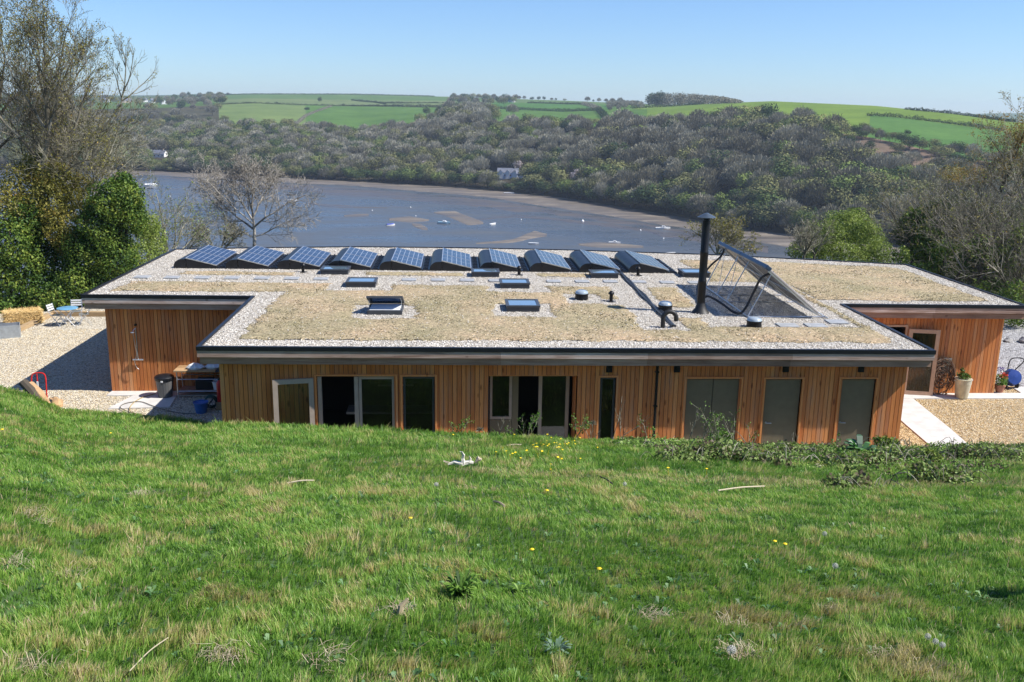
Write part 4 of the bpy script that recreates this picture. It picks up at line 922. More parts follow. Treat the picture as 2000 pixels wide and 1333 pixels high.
for i, a in enumerate(((1250, 876, .6, .12, 900, 'leaf_fresh', "light green low weeds left of the brambles"), (1405, 872, .35, .30, 900, 'leaf_fresh', "bright green ivy topped tuft in front of the double door"), (1620, 905, .5, .14, 700, 'leaf_fresh', "bright green weeds among the brambles"), (1840, 905, .3, .2, 500, 'leaf_lime', "yellow green plant inside the brambles"), (1745, 880, .4, .22, 1200, 'leaf_ivy', "dark blue green weeds beside the dock at the house corner"))):
    bramble(40+i, a[0], a[1], a[2], a[3], a[4], M[a[5]], a[6], "weeds")
# dock with big leaves
mb = MB(); rosette(mb, 46, .36, .065, rgp, .75); o = obj("dock_plant", mb, leafy("dock_leaf", [(0, (.015, .07, .01)), (.6, (.04, .16, .02)), (1, (.10, .26, .04))], .3, gloss=.1)); o.location = on(1680, 892); tag(o, "big leaved glossy green dock plant at the foot of the right hand door", "plant")
# saplings standing against the wall
def sapling(px, py, h, n, lf, lab, lean=0, bark='bark_grey', lm='leaf_fresh', nm="sapling"):
    x, y, z = crest(px, .1+.25*((px*7) % 10)/10); t = thing(nm, lab, "sapling", (x, y, z)); rg = np.random.default_rng(int(px)); segs, tips = [], []
    for k in range(n):
        branch((x+rg.normal()*.05, y+rg.normal()*.05, z-.05), (rg.normal()*.22+lean, rg.normal()*.1, 1), h*1.15*(.6+.5*rg.random()), .011, 0, [dict(n=6, kids=5, ang=.6, ratio=.35, wig=.12, up=.03, rr=.6, **{'from': .35}), dict(n=3, kids=0, ang=.5, ratio=.4, wig=.15, up=.1)], segs, tips, rg)
    o = link("stems", segs_mesh("stems", segs, .0035), M[bark], t); o.matrix_parent_inverse = Matrix.Translation(-t.location)
    if lf:
        tp = np.array(tips); E = [(p[0], p[1], p[2], .05, .05, .05) for p in tp if rg.random() < .8]
        o = cloud_obj("leaves", E, lf, .022, M[lm], t, seed=int(px), asp=.6); o.matrix_parent_inverse = Matrix.Translation(-t.location)
for a in ((893, 842, .45, 3, 160, "leafy green sapling right of the grey framed window"), (1028, 848, .55, 4, 200, "leafy sapling in front of the recessed entry", .1), (1005, 848, .3, 2, 60, "short sapling left of the leafy one in front of the entry"), (975, 846, .5, 2, 0, "thin bare sapling at the left jamb of the entry", .15), (1130, 850, .75, 3, 200, "upright sapling with yellow green tuft right of the entry"), (1198, 856, .9, 2, 0, "forked bare white sapling in front of the narrow window", .1), (1215, 856, .55, 2, 0, "bare sapling just right of the narrow window"), (1268, 858, .62, 2, 80, "sapling with green leaves beside the black downpipe", .15), (1345, 862, .85, 2, 0, "bare grey sapling at the left edge of the double door", .1), (1375, 862, .8, 4, 60, "twiggy sapling in the middle of the double door"), (1402, 862, .95, 5, 150, "tallest twiggy sapling with green tufts before the double door"), (1432, 862, .8, 3, 90, "sapling with bright green tip at the right of the double door"), (1465, 864, .5, 3, 40, "low thorny sapling between the double door and next door"), (1555, 868, .5, 2, 0, "thin bare stem in front of the first single door"), (1628, 868, .45, 3, 60, "leafy sapling left of the last grey door", .1), (1150, 852, .35, 3, 0, "dead brown plant stem between entry and narrow window")):
    sapling(*a[:5], a[5], *(a[6:] or ()))
def seedhead(px, py, h, lab):
    x, y, z = crest(px, .1); t = thing("dead_flower_head", lab, "plant", (x, y, z)); st = MB().tube([(x, y, z), (x+.02, y, z+h)], .006, 5, .4)
    for k in range(70):
        a = random.random()*6.28; b = random.uniform(-.2, 1.4); r = random.uniform(.08, .13); st.tube([(x+.02, y, z+h), (x+.02+r*math.cos(a)*math.cos(b), y+r*math.sin(a)*math.cos(b), z+h+r*math.sin(b)*.8)], .004, 3, random.random()*.6)
    obj("stalks", st, M['bark_grey'], t)
seedhead(935, 845, .12, "round dead grey flower head left of the entry"); seedhead(1155, 852, .42, "dead grey flower head on a stalk beside the narrow window")
nt_ = MB()
x, y, z = on(1867, 905)
for k in range(5):
    a = random.uniform(-.15, .15); hh = random.uniform(.3, .62); nt_.tube([(x+a, y, z), (x+a*1.3, y, z+hh)], .006, 5, .3)
    for j in range(9):
        f = .3+.7*j/9; an = random.random()*6.28; p = Vector((x+a*(1+.3*f), y, z+hh*f)); q_ = p+Vector((math.cos(an), math.sin(an), -.2))*.07; sd = Vector((-math.sin(an), math.cos(an), 0))*.025
        nt_.add([p, (p+q_)/2+sd, q_, (p+q_)/2-sd], [(0, 1, 2, 3)], random.random()*.5)
tag(obj("nettle_clump", nt_, M['leaf_ivy']), "upright dark nettles in front of the golden gravel", "plant")
# ------------------------------------------------------------------ estuary, mud and far hills
WZ = -46.3
M_w, nt, out = new_mat("estuary_water"); v = coords(nt, (1, 1, 1)); n1 = noise(nt, coords(nt, (.35, .9, 1)), 1.2, 3, .6); n2 = noise(nt, coords(nt, (.02, .05, 1)), 1.0, 4, .6)
rg_ = ramp(nt, n2, [(.35, (.20, .20, .20)), (.65, (.40, .40, .40))])
principled(nt, out, ramp(nt, n2, [(.35, (.055, .062, .068)), (.7, (.090, .090, .082))]), rg_, nrm=bump(nt, n1, .3, .25), spec=.46); M['water'] = M_w
M_m, nt, out = new_mat("tidal_mud"); v = coords(nt, (.03, .12, 1)); n1 = noise(nt, v, 1, 5, .65, .6); n2 = noise(nt, coords(nt, (.4, .9, 1)), 1, 4, .6)
principled(nt, out, mixc(nt, math_(nt, 'MULTIPLY', n2, .5), ramp(nt, n1, [(.3, (.085, .070, .055)), (.55, (.17, .14, .105)), (.75, (.32, .265, .20))]), (.08, .075, .07)), ramp(nt, n1, [(.35, (.35, .35, .35)), (.7, (.8, .8, .8))]), nrm=bump(nt, n2, .5, .3), spec=.4); M['mud'] = M_m
M_m, nt, out = new_mat("wet_mud"); v = coords(nt, (.02, .09, 1)); n1 = noise(nt, v, 1, 5, .65, .6); n2 = noise(nt, coords(nt, (.3, .8, 1)), 1, 4, .6)
principled(nt, out, ramp(nt, n1, [(.3, (.060, .055, .050)), (.7, (.11, .09, .07))]), ramp(nt, n1, [(.35, (.22, .22, .22)), (.7, (.55, .55, .55))]), nrm=bump(nt, n2, .4, .3), spec=.5); M['wetmud'] = M_m
w_ = MB(); w_.add([(-4500, 120, WZ), (4500, 120, WZ), (4500, 1500, WZ), (-4500, 1500, WZ)], [(0, 1, 2, 3)]); tag(obj("water", w_, M['water']), kind="structure")
_c = [-900, -300, 0, 200, 300, 500, 700, 900, 1100, 1300, 1500, 1700, 1850, 2000, 2300, 2900]
_sh = [320, 328, 331, 334, 336, 345, 357, 367, 388, 420, 455, 476, 490, 503, 530, 580]
_R = [  # (distance, py) rows above the shore
 ([1100]*5+[1050, 1000, 900, 820, 760, 700, 640, 600, 580, 560, 540], [262, 262, 258, 262, 262, 252, 268, 247, 250, 248, 240, 270, 303, 328, 360, 400]),
 ([1400]*5+[1500, 1500, 1350, 1200, 1050, 860, 800, 760, 700, 680, 640], [220, 218, 216, 214, 212, 203, 209, 209, 218, 212, 207, 224, 245, 266, 300, 340]),
 ([2000]*5+[1800, 1750, 1700, 1500, 1250, 900, 850, 800, 740, 720, 700], [203, 201, 200, 200, 199, 192, 196, 198, 204, 206, 201, 213, 229, 251, 280, 320]),
 ([2500]*5+[2200, 2100, 2000, 1800, 1400, 960, 900, 850, 800, 780, 760], [188, 187, 187, 188, 189, 184.5, 185, 190, 197, 205.5, 198, 207, 222, 242, 268, 305])]
def row_D_py(px, v):
    """v: 0 shore .. 2 wood edge .. 5 ridge (continuous)"""
    sp = np.interp(px, _c, _sh); d = ray(px, sp); D0 = (WZ-CH)/d[2]*math.hypot(d[0], d[1])
    D2 = np.interp(px, _c, _R[0][0]); p2 = np.interp(px, _c, _R[0][1]); D1 = D0+(D2-D0)*.5
    zsh = WZ; z2 = atD(px, p2, D2)[2]; z1 = zsh+(z2-zsh)*.56
    Ds = [D0, D1, D2]+[np.interp(px, _c, r[0]) for r in _R[1:]]; Zs = [zsh-.3, z1, z2]+[atD(px, np.interp(px, _c, r[1]), np.interp(px, _c, r[0]))[2] for r in _R[1:]]
    return float(np.interp(v, range(6), Ds)), float(np.interp(v, range(6), Zs))
def hill_pt(px, v):
    D, z = row_D_py(px, v)
    d = ray(px, 300); k = D/math.hypot(d[0], d[1]); return (d[0]*k, d[1]*k, z)
cols = np.arange(-900, 2901, 12.0); rows = np.concatenate([np.linspace(-.12, 0, 3)[:-1], np.linspace(0, 2, 26)[:-1], np.linspace(2, 5, 40)])
HV = []; HC = []
for cpx in cols:
    cc = []
    for v in rows:
        if v < 0: D, z = row_D_py(cpx, 0); D += v*200; z = WZ-1.5 if v < -.05 else WZ-.6
        else: D, z = row_D_py(cpx, v)
        d = ray(cpx, 300); k = D/math.hypot(d[0], d[1]); cc.append((d[0]*k, d[1]*k, z))
    x, y, z = cc[-1]; s = 1.35; cc.append((x*s, y*s, z-45)); HV += cc
nr = len(rows)+1; HV = np.array(HV)
HV[:, 2] += (fbm(HV[:, 0]*.006, HV[:, 1]*.006, 3)-.5)*3*np.clip((np.tile(np.arange(nr), len(cols))-4)/8, 0, 1)*np.clip((nr-8-np.tile(np.arange(nr), len(cols)))/8, 0, 1)
idx = np.arange(len(HV)).reshape(len(cols), nr); F = np.stack([idx[:-1, :-1], idx[1:, :-1], idx[1:, 1:], idx[:-1, 1:]], -1)
fc = np.zeros((len(cols)-1, nr-1, 4)); fc[..., 3] = 1
GREENS = [(.085, .165, .030), (.070, .175, .022), (.095, .200, .025), (.105, .18, .045), (.075, .13, .035), (.12, .19, .055)]
for i, cpx in enumerate(cols[:-1]):
    for j in range(nr-1):
        v = rows[min(j, len(rows)-1)]
        if v < 2: c = (.05, .045, .028) if not (cpx > 1640 and v > 1.1) else (.16, .12, .085)
        else:
            band = 0 if v < 3 else (1 if v < 4 else 2)
            if cpx < 430: c = [(.06, .06, .035), (.07, .13, .03), (.08, .11, .045)][band]
            elif band == 0: c = (.075, .150, .030) if cpx > 590 or v < 2.1 else (.125, .18, .055)
            elif band == 1: c = (.125, .17, .065) if cpx < 960 else ((.06, .145, .03) if cpx < 1180 else (.085, .165, .03) if cpx < 1230 else (.120, .190, .030))
            else: c = (.085, .15, .045) if cpx < 960 else ((.095, .15, .05) if cpx < 1250 else (.120, .190, .030))
            if cpx > 1250 and band == 0: c = (.120, .190, .030) if cpx < 1690 else (.070, .150, .034)
        fc[i, j, :3] = c
me = np_mesh("hills", HV, F.reshape(-1, 4), extra={"field": fc.reshape(-1, 4)})
m, nt, out = new_mat("farmland"); at = N(nt, "ShaderNodeAttribute", attribute_name="field"); n1 = noise(nt, coords(nt, (.02, .02, .02)), 1.0, 5, .6)
n2 = noise(nt, coords(nt, (.25, .25, .25)), 1.0, 3, .6)
col_ = mixc(nt, 1.0, at.outputs['Color'], ramp(nt, n1, [(.3, (.74, .78, .78)), (.7, (1.24, 1.15, 1.18))]), 'MULTIPLY'); col_ = mixc(nt, 1.0, col_, ramp(nt, n2, [(.3, (.88, .88, .88)), (.7, (1.1, 1.1, 1.1))]), 'MULTIPLY')
principled(nt, out, col_, 1.0, spec=.05); M['farm'] = m
o = link("hills", me, m); tag(o, kind="structure")
# far ridges beyond
def ridge(name, pts, D, c, depth=500):
    V, F = [], []
    for px, py in pts:
        a = atD(px, py, D); b = atD(px, py+14, D*.86); b = (b[0], b[1], min(b[2], a[2]-12)); e = (a[0]*1.1, a[1]*1.1, a[2]-60); f_ = (b[0]*.9, b[1]*.9, b[2]-70); V += [f_, b, a, e]
    n = len(pts)
    for i in range(n-1):
        for k in range(3): F.append((4*i+k, 4*i+4+k, 4*i+5+k, 4*i+1+k))
    mm = simple(name, c, 1.0, var=.35, scale=.006, spec=.05); o = link(name, np_mesh(name, V, np.array(F), np.full(len(F), .5)), mm); tag(o, kind="structure")
ridge("distant_hills", [(-900, 170), (-300, 178), (100, 184), (250, 187), (330, 186), (380, 184), (430, 183), (500, 187), (700, 195), (1000, 200)], 3600, (.07, .11, .06))
ridge("distant_hills", [(1500, 236), (1700, 232), (1800, 229), (1870, 226), (1900, 223), (1960, 221.5), (2050, 222), (2200, 226), (2600, 240)], 3800, (.08, .12, .055))
# mud banks lying a little above the low water
def mud(name, top, bot, m, zz=.10, wob=3.0, cp=None):
    """strip between two pixel polylines on the water plane, edges frayed in plan"""
    xs = np.arange(top[0][0], top[-1][0]+1, 6.0); V, F = [], []; nrow = 9
    for k, x in enumerate(xs):
        a = np.interp(x, *zip(*top)); b = np.interp(x, *zip(*bot)); b += (fbm(np.array([x*.02]), np.array([zz*50]), 3)[0]-.5)*wob*2*min(1, (b-a)/4)
        a2 = a+(fbm(np.array([x*.03]), np.array([zz*90+3]), 3)[0]-.5)*wob*min(1, (b-a)/4)
        for j in range(nrow):
            f = j/(nrow-1); py = a2+(b-a2)*f; p = atZ(x, py, WZ); V.append((p[0], p[1], WZ+zz-(.3+zz if j in (0, nrow-1) else 0)+.12*math.sin(f*3.14)))
    n = len(xs)
    for i in range(n-1):
        for j in range(nrow-1): F.append((i*nrow+j, i*nrow+j+1, (i+1)*nrow+j+1, (i+1)*nrow+j))
    o = link(name, np_mesh(name, V, np.array(F), np.full(len(F), .5)), M[m]); smooth(o.data); tag(o, kind="structure")
mud("mudflat", [(180, 331), (300, 333), (500, 342), (700, 354), (900, 363), (1000, 371), (1100, 384), (1200, 398), (1300, 416), (1400, 434), (1500, 451), (1600, 462), (1800, 482)],
    [(180, 342), (300, 344), (500, 353), (700, 366), (900, 381), (1000, 394), (1100, 409), (1200, 425), (1300, 442), (1400, 458), (1500, 479), (1600, 494), (1800, 525)], 'mud', .25, 3)
mud("wet_mudflat", [(300, 345), (560, 358), (700, 368), (900, 383), (1000, 396), (1100, 411), (1200, 427), (1300, 444), (1400, 460), (1500, 481)], [(300, 349), (560, 373), (700, 386), (900, 403), (1000, 414), (1100, 423), (1200, 436), (1300, 450), (1400, 470), (1500, 496)], 'wetmud', .06, 5)
mud("mudbank", [(760, 427), (800, 421), (838, 429)], [(760, 431), (800, 438), (838, 434)], 'mud', .10, 3)
mud("mudbank", [(805, 436), (822, 437), (836, 446)], [(805, 440), (822, 449), (836, 451)], 'mud', .09, 3)
mud("mudbank", [(848, 415), (888, 410), (918, 422), (945, 435)], [(848, 418), (888, 431), (915, 443), (945, 439)], 'mud', .12, 3)
mud("mudbank", [(672, 421), (700, 418), (722, 419)], [(672, 424), (700, 425), (722, 423)], 'mud', .08, 2)
mud("mudbank", [(930, 475), (1000, 468), (1045, 450), (1070, 458)], [(930, 477), (1000, 474), (1045, 467), (1070, 462)], 'mud', .10, 3)
mud("mudbank", [(1130, 476), (1165, 471), (1200, 473), (1260, 482)], [(1130, 479), (1165, 484), (1200, 487), (1260, 486)], 'mud', .11, 3)
mud("wet_mudbank", [(600, 396), (640, 399), (700, 404), (760, 406)], [(600, 399), (640, 404), (700, 407), (760, 407)], 'wetmud', .07, 3)
mud("wet_mudbank", [(900, 432), (1000, 420), (1150, 432), (1300, 452), (1420, 470)], [(900, 434), (1000, 424), (1150, 438), (1300, 462), (1420, 490)], 'wetmud', .07, 5)
# near valley side from behind the house down to the river
gx = np.concatenate([np.linspace(-600, -80, 14), np.linspace(-70, 90, 41), np.linspace(100, 600, 14)]); gy = np.linspace(36, 330, 40); GX, GY = np.meshgrid(gx, gy, indexing='ij')
def valley(x, y):
    x = np.asarray(x, float); y = np.asarray(y, float); t = np.clip((y-43)/215, 0, 1); return -.06-.0*x + (WZ-2.5)*(t**.85)*1.0
GZ = valley(GX, GY)+(fbm(GX*.05, GY*.05, 3)-.5)*2*np.clip((GY-43)/10, 0, 1); idx = np.arange(GX.size).reshape(GX.shape)
o = link("hillside", np_mesh("hillside", np.stack([GX, GY, GZ], -1).reshape(-1, 3), np.stack([idx[:-1, :-1], idx[1:, :-1], idx[1:, 1:], idx[:-1, 1:]], -1).reshape(-1, 4)), simple("scrubby_ground", (.045, .055, .022), 1, var=.5, scale=.6)); tag(o, kind="structure")
x_ = MB(); x_.add([(-600, -30, -.12), (600, -30, -.12), (600, 43, -.12), (-600, 43, -.12)], [(0, 1, 2, 3)]); tag(obj("yard_ground", x_, simple("yard_earth", (.06, .065, .03), 1, var=.4, scale=.7)), kind="structure")

# ------------------------------------------------------------------ far woodland
TC = {'bare': [(0, (.12, .112, .078)), (.4, (.205, .193, .138)), (.75, (.28, .268, .200)), (1, (.37, .355, .28))],
      'bud': [(0, (.080, .085, .040)), (.5, (.165, .170, .075)), (1, (.26, .265, .11))],
      'green': [(0, (.055, .080, .030)), (.5, (.125, .170, .055)), (1, (.24, .30, .085))],
      'dark': [(0, (.022, .038, .018)), (.5, (.050, .080, .032)), (1, (.095, .135, .055))],
      'blossom': [(0, (.14, .11, .10)), (.5, (.33, .28, .27)), (1, (.52, .46, .44))]}
for k, s in TC.items(): M['t_'+k] = leafy("canopy_"+k, s, .15, .8, objrand=.62, gloss=0.0)
def far_tree(kind, seed, n=620):
    r = np.random.default_rng(seed); h = 1.0; E = [(0, 0, .60, .44, .44, .36)]
    for k in range(6): a = k*1.05+r.random(); E.append((math.cos(a)*.27, math.sin(a)*.27, .5+r.random()*.26, .24, .24, .22))
    if kind in ('bare',):
        m = n; a = r.random(m)*6.283; el = np.arccos(1-r.random(m)*1.15); R_ = .45+.55*r.random(m)**.35
        lob = 1+.09*np.sin(a*3+seed)+.07*np.sin(a*5+el*4+seed)
        d = np.stack([np.sin(el)*np.cos(a)*.52, np.sin(el)*np.sin(a)*.52, np.cos(el)*.50], 1)*lob[:, None]; c = d*R_[:, None]+np.array([0, 0, .46]); t = d*1.0+np.array([0, 0, .55])+r.normal(size=(m, 3))*.12; t /= np.linalg.norm(t, axis=1)[:, None]
        s = np.cross(t, d+r.normal(size=(m, 3))*.16); s /= np.linalg.norm(s, axis=1)[:, None]; ln = (.03+.045*r.random(m))[:, None]; w = (.006+.010*r.random(m))[:, None]
        V = np.stack([c-t*ln-s*w*.6, c-t*ln+s*w*.6, c+t*ln+s*w, c+t*ln-s*w], 1).reshape(-1, 3); F = np.arange(4*m).reshape(-1, 4); tone = np.clip(.45+.12*np.sin(a*4+el*5)+r.normal(0, .11, m), 0, 1)
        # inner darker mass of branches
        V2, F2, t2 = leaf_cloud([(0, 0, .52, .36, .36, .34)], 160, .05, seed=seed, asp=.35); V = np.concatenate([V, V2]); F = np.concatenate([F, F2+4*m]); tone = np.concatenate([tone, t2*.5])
    else:
        V, F, tone = leaf_cloud(E, n, .032 if kind != 'dark' else .036, seed=seed, asp=.7, jit=.35, tn=.07, shell=.75)
    tr = []
    branch((0, 0, -.12), (0, 0, 1), .6, .022, 0, [dict(n=3, kids=4, ang=.6, ratio=.5, wig=.05, up=0), dict(n=2, kids=0, ang=.5, ratio=.5, wig=.1, up=.1)], tr, [], r)
    S = segs_mesh("tmp", tr, .006); tv = np.empty(len(S.vertices)*3); S.vertices.foreach_get("co", tv); tv = tv.reshape(-1, 3); tf = np.array([p.vertices[:] for p in S.polygons]); nf = len(F)
    bpy.data.meshes.remove(S)
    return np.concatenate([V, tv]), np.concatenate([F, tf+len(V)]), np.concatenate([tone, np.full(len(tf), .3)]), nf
VAR = {}
for ki, (k, cnt) in enumerate({'bare': 4, 'bud': 3, 'green': 3, 'dark': 2, 'blossom': 1}.items()):
    VAR[k] = [far_tree(k, 10*ki+i+1, 1250 if k in ('bare', 'blossom') else 980) for i in range(cnt)]
# scatter over the wooded slopes
TR = []   # (x,y,z,height,width,kind,variant,rot,D)
rs = np.random.default_rng(21)
def add_tree(px, v, kind=None, hs=1.0, ws=1.0):
    x, y, z = hill_pt(px, v); D = math.hypot(x, y)
    if kind is None:
        u = rs.random(); big = float(fbm(np.array([x*.008+5]), np.array([y*.008]), 3)[0]); low = v < .55
        if low: kind = 'bud' if u < .42 else 'green' if u < .60 else 'dark' if u < .68 else 'bare' if u < .975 else 'blossom'
        else:
            pb = min(.90, .55+1.5*(big-.5)); kind = 'bare' if u < pb else ('bud' if u < pb+(1-pb)*.5 else 'dark' if u < pb+(1-pb)*.72 else 'green')
        if px < 560 and rs.random() < .35: kind = rs.choice(['green', 'bud', 'dark'])
    h = rs.uniform(10.5, 16)*hs; w = h*rs.uniform(.85, 1.15)*ws
    if kind == 'blossom': h *= .75; w = h
    if px > 1150 and v < 1.9: h *= 1.12; w *= 1.22
    TR.append((x, y, z-.3, h, w, kind, rs.integers(len(VAR[kind])), rs.random()*6.28, D, px, v))
v = .06
for px in np.arange(-250, 2350, 4.0):
    D0 = row_D_py(px, 0)[0]; D2 = row_D_py(px, 2)[0]; step = 4.0/CF*((D0+D2)/2)      # arc metres per column
    n = (D2-D0)*step/(96 if px < 1150 else 118)
    k = int(n)+(rs.random() < n-int(n))
    for j in range(k):
        vv = rs.random()*1.9+.03
        if px > 1640 and vv > 1.1:
            if rs.random() < .45: continue
            add_tree(px+rs.uniform(-2, 2), vv, rs.choice(['dark', 'bud', 'bare', 'dark']), .5, 1.2); continue
        hs = 1.0 if vv > .15 else .85
        if px > 1950: hs *= .6
        add_tree(px+rs.uniform(-2, 2), vv, None, hs)
for px in np.arange(180, 2000, 9.0): add_tree(px+rs.uniform(-3, 3), rs.uniform(.02, .1), rs.choice(['bud', 'green', 'dark', 'dark', 'bare']), rs.uniform(.6, .9), 1.1)   # shoreline row
for px in np.arange(600, 2000, 14): add_tree(px+rs.uniform(-4, 4), rs.uniform(1.92, 2.02), rs.choice(['bare', 'dark', 'bud']), .6, 1.1)
for k in range(330):                                                     # woods and gardens rising to the left
    px = rs.uniform(-100, 445); vv = rs.uniform(2, 4.4)
    if 190 < px < 335 and 2.6 < vv < 4.2 and rs.random() < .8: continue
    add_tree(px, vv, rs.choice(['bare', 'bud', 'dark', 'bare']), .85)
for k in range(90): add_tree(rs.normal(905, 28), rs.uniform(2, 2.55), rs.choice(['bare', 'bare', 'bud', 'dark']), 1.1)
for k in range(40): add_tree(rs.uniform(1180, 1250), rs.uniform(2.9, 3.9), 'bare', .55)
for k in range(60): add_tree(rs.uniform(880, 1010), rs.uniform(3.3, 4.7), rs.choice(['bare', 'dark', 'bud']), .8)
TR = [t for t in TR if not ((282 < t[9] < 336 and .30 < t[10] < .75) or (962 < t[9] < 1028 and .17 < t[10] < .50) or (934 < t[9] < 952 and .1 < t[10] < .3))]
TR = [t if not ((960 < t[9] < 1030 and t[10] <= .17) or (285 < t[9] < 333 and t[10] <= .3)) else t[:3]+(t[3]*.55, t[4]*.8)+t[5:] for t in TR]
TR.sort(key=lambda t: t[8]/t[3])
inview = [t for t in TR if 140 < t[9] < 1860]
ind = inview[:290]; rest = [t for t in TR if id(t) not in {id(q_) for q_ in ind}]
FM = {}
for k, vs in VAR.items():
    for i, (V, F, tn, nf) in enumerate(vs):
        me = np_mesh("far_%s_tree" % k, V, F, tn); me.materials.append(M['t_'+k]); me.materials.append(M['bark_dark'])
        mi = np.zeros(len(F), np.int32); mi[nf:] = 1; me.polygons.foreach_set("material_index", mi); FM[k, i] = me
NAMES = {'bare': ("bare_tree", "leafless grey tree"), 'bud': ("budding_tree", "olive budding tree"), 'green': ("leafy_tree", "fresh green tree"), 'dark': ("evergreen_tree", "dark evergreen tree"), 'blossom': ("blossom_tree", "pale pink blossoming tree")}
for t in ind:
    nm, lb = NAMES[t[5]]; o = bpy.data.objects.new(nm, FM[t[5], int(t[6])]); scene.collection.objects.link(o)
    o.location = t[:3]; o.rotation_euler = (0, 0, t[7]); o.scale = (t[4], t[4], t[3])
    place = "at the water's edge" if t[10] < .12 else "just above the shore" if t[10] < .4 else "low on the slope" if t[10] < .8 else "halfway up the slope" if t[10] < 1.3 else "high on the slope"
    LM = [(430, 'leftmost solar array'), (515, 'second solar array'), (610, 'third solar array'), (705, 'fourth solar array'), (800, 'fifth solar array'), (890, 'sixth solar array'), (985, 'seventh solar array'), (1080, 'eighth solar array'), (1175, 'ninth solar array'), (1270, 'tenth solar array'), (1330, 'gap by the flue'), (1380, 'flue'), (1430, 'collector top'), (1490, 'solar collector'), (1560, 'collector foot'), (1650, 'bright green tree'), (1740, 'dark holly'), (1820, 'right thicket')]
    mk_ = min(LM, key=lambda q_: abs(q_[0]-t[9]))[1]; tall = "tall " if t[3] > 14.2 else "small " if t[3] < 11 else ""
    tag(o, "%s%s %s, above the %s" % (tall, lb, place, mk_), "tree", "trees of the wood across the estuary")
_by = {}
for o in list(scene.objects):
    if o.get('group') == "trees of the wood across the estuary": _by.setdefault(o['label'], []).append(o)
_ordw = ['leftmost', 'second from left', 'third from left', 'fourth from left', 'fifth from left', 'sixth from left', 'seventh from left', 'eighth from left', 'ninth from left', 'tenth from left']
for _l, _os in _by.items():
    if len(_os) > 1:
        for _i, o in enumerate(sorted(_os, key=lambda q_: to_px(q_.location)[0])): o['label'] = _l.replace(', above the', ' above the').replace('leafless grey', 'bare grey').replace('halfway up the slope', 'mid slope').replace('high on the slope', 'high on slope').replace('just above the shore', 'near the shore').replace("at the water's edge across the estuary", "at the far water's edge") + ', ' + _ordw[min(_i, 9)]
for k in VAR:
    Vs, Fs, ts, mi = [], [], [], []; base = 0
    for t in rest:
        if t[5] != k: continue
        V, F, tn, nf = VAR[k][int(t[6])]; c, s = math.cos(t[7]), math.sin(t[7]); W = np.stack([(V[:, 0]*c-V[:, 1]*s)*t[4]+t[0], (V[:, 0]*s+V[:, 1]*c)*t[4]+t[1], V[:, 2]*t[3]+t[2]], 1)
        Vs.append(W); Fs.append(F+base); base += len(V); ts.append(np.clip(tn+rs.uniform(-.33, .33), 0, 1)); mi.append(np.where(np.arange(len(F)) >= nf, 1, 0))
    if not Vs: continue
    me = np_mesh("woodland", np.concatenate(Vs), np.concatenate(Fs), np.concatenate(ts)); o = link("woodland", me, [M['t_'+k], M['bark_dark']]); me.polygons.foreach_set("material_index", np.concatenate(mi).astype(np.int32))
    tag(o, "distant mixed woodland covering the far valley side, its %s trees" % {'bare': 'leafless', 'bud': 'budding', 'green': 'green', 'dark': 'evergreen', 'blossom': 'blossoming'}[k], "woodland", kind="stuff")
# hedgerows
def hedge(pts, lab, h=2.6, w=2.2, m='t_dark', dens=1.0, nm="hedgerow"):
    E = []
    for (a, b) in zip(pts[:-1], pts[1:]):
        A, B = np.array(hill_pt(*a)), np.array(hill_pt(*b)); L = np.linalg.norm(B-A); n = max(2, int(L/2.6))
        for i in range(n):
            f = i/n; p = hill_pt(a[0]+(b[0]-a[0])*f, a[1]+(b[1]-a[1])*f); hh = h*random.uniform(.7, 1.3); E.append((p[0], p[1], p[2]+hh*.35, w, w*.7, hh*.75))
    V, F, t = leaf_cloud(E, int(len(E)*100*dens), .42, seed=len(E), tn=.08); o = link(nm, np_mesh(nm, V, F, t), M[m]); tag(o, lab, "hedge")
hedge([(430, 3.02), (510, 3.0), (600, 2.98), (700, 3.0), (790, 3.02)], "dark hedge along the top of the pale green field on the left")
hedge([(570, 2.05), (600, 2.5), (650, 2.95)], "hedge climbing between the pale field and the large green field", m='t_bare')
hedge([(670, 3.0), (780, 3.0), (890, 2.98)], "thick hedge above the large green field", 3.4, 3)
hedge([(690, 3.9), (735, 3.6), (755, 3.35)], "short hedge crossing the upper pale field")
hedge([(755, 3.5), (830, 3.45), (900, 3.4)], "hedge in the upper field left of the farm")
hedge([(960, 3.0), (1080, 3.0), (1165, 3.0)], "straight dark hedge below the middle fields", 3.2)
hedge([(1165, 3.0), (1178, 2.5), (1185, 2.15)], "hedge dropping down into the wood from the middle fields", 4, 4)
hedge([(1030, 4.0), (1135, 4.0)], "thin hedge above the middle field"); hedge([(1135, 4.0), (1150, 3.6), (1168, 3.0)], "bushy hedge running down beside the middle field", 4, 4, 't_bare')
hedge([(1230, 3.2), (1290, 3.5), (1370, 4.0)], "hedge rising towards the plantation on the skyline")
hedge([(1690, 2.9), (1760, 3.05), (1830, 3.1), (1900, 3.15), (1960, 3.2)], "hedge dividing the two green fields on the right hill", 2.6, 2.4)
hedge([(1760, 4.75), (1830, 4.9), (1900, 4.9), (1980, 4.9)], "dark hedge along the crest falling to the right", 2.2, 2)
hedge([(440, 4.97), (560, 4.98), (700, 4.98), (850, 4.97)], "low hedge along the left skyline", 2, 2)
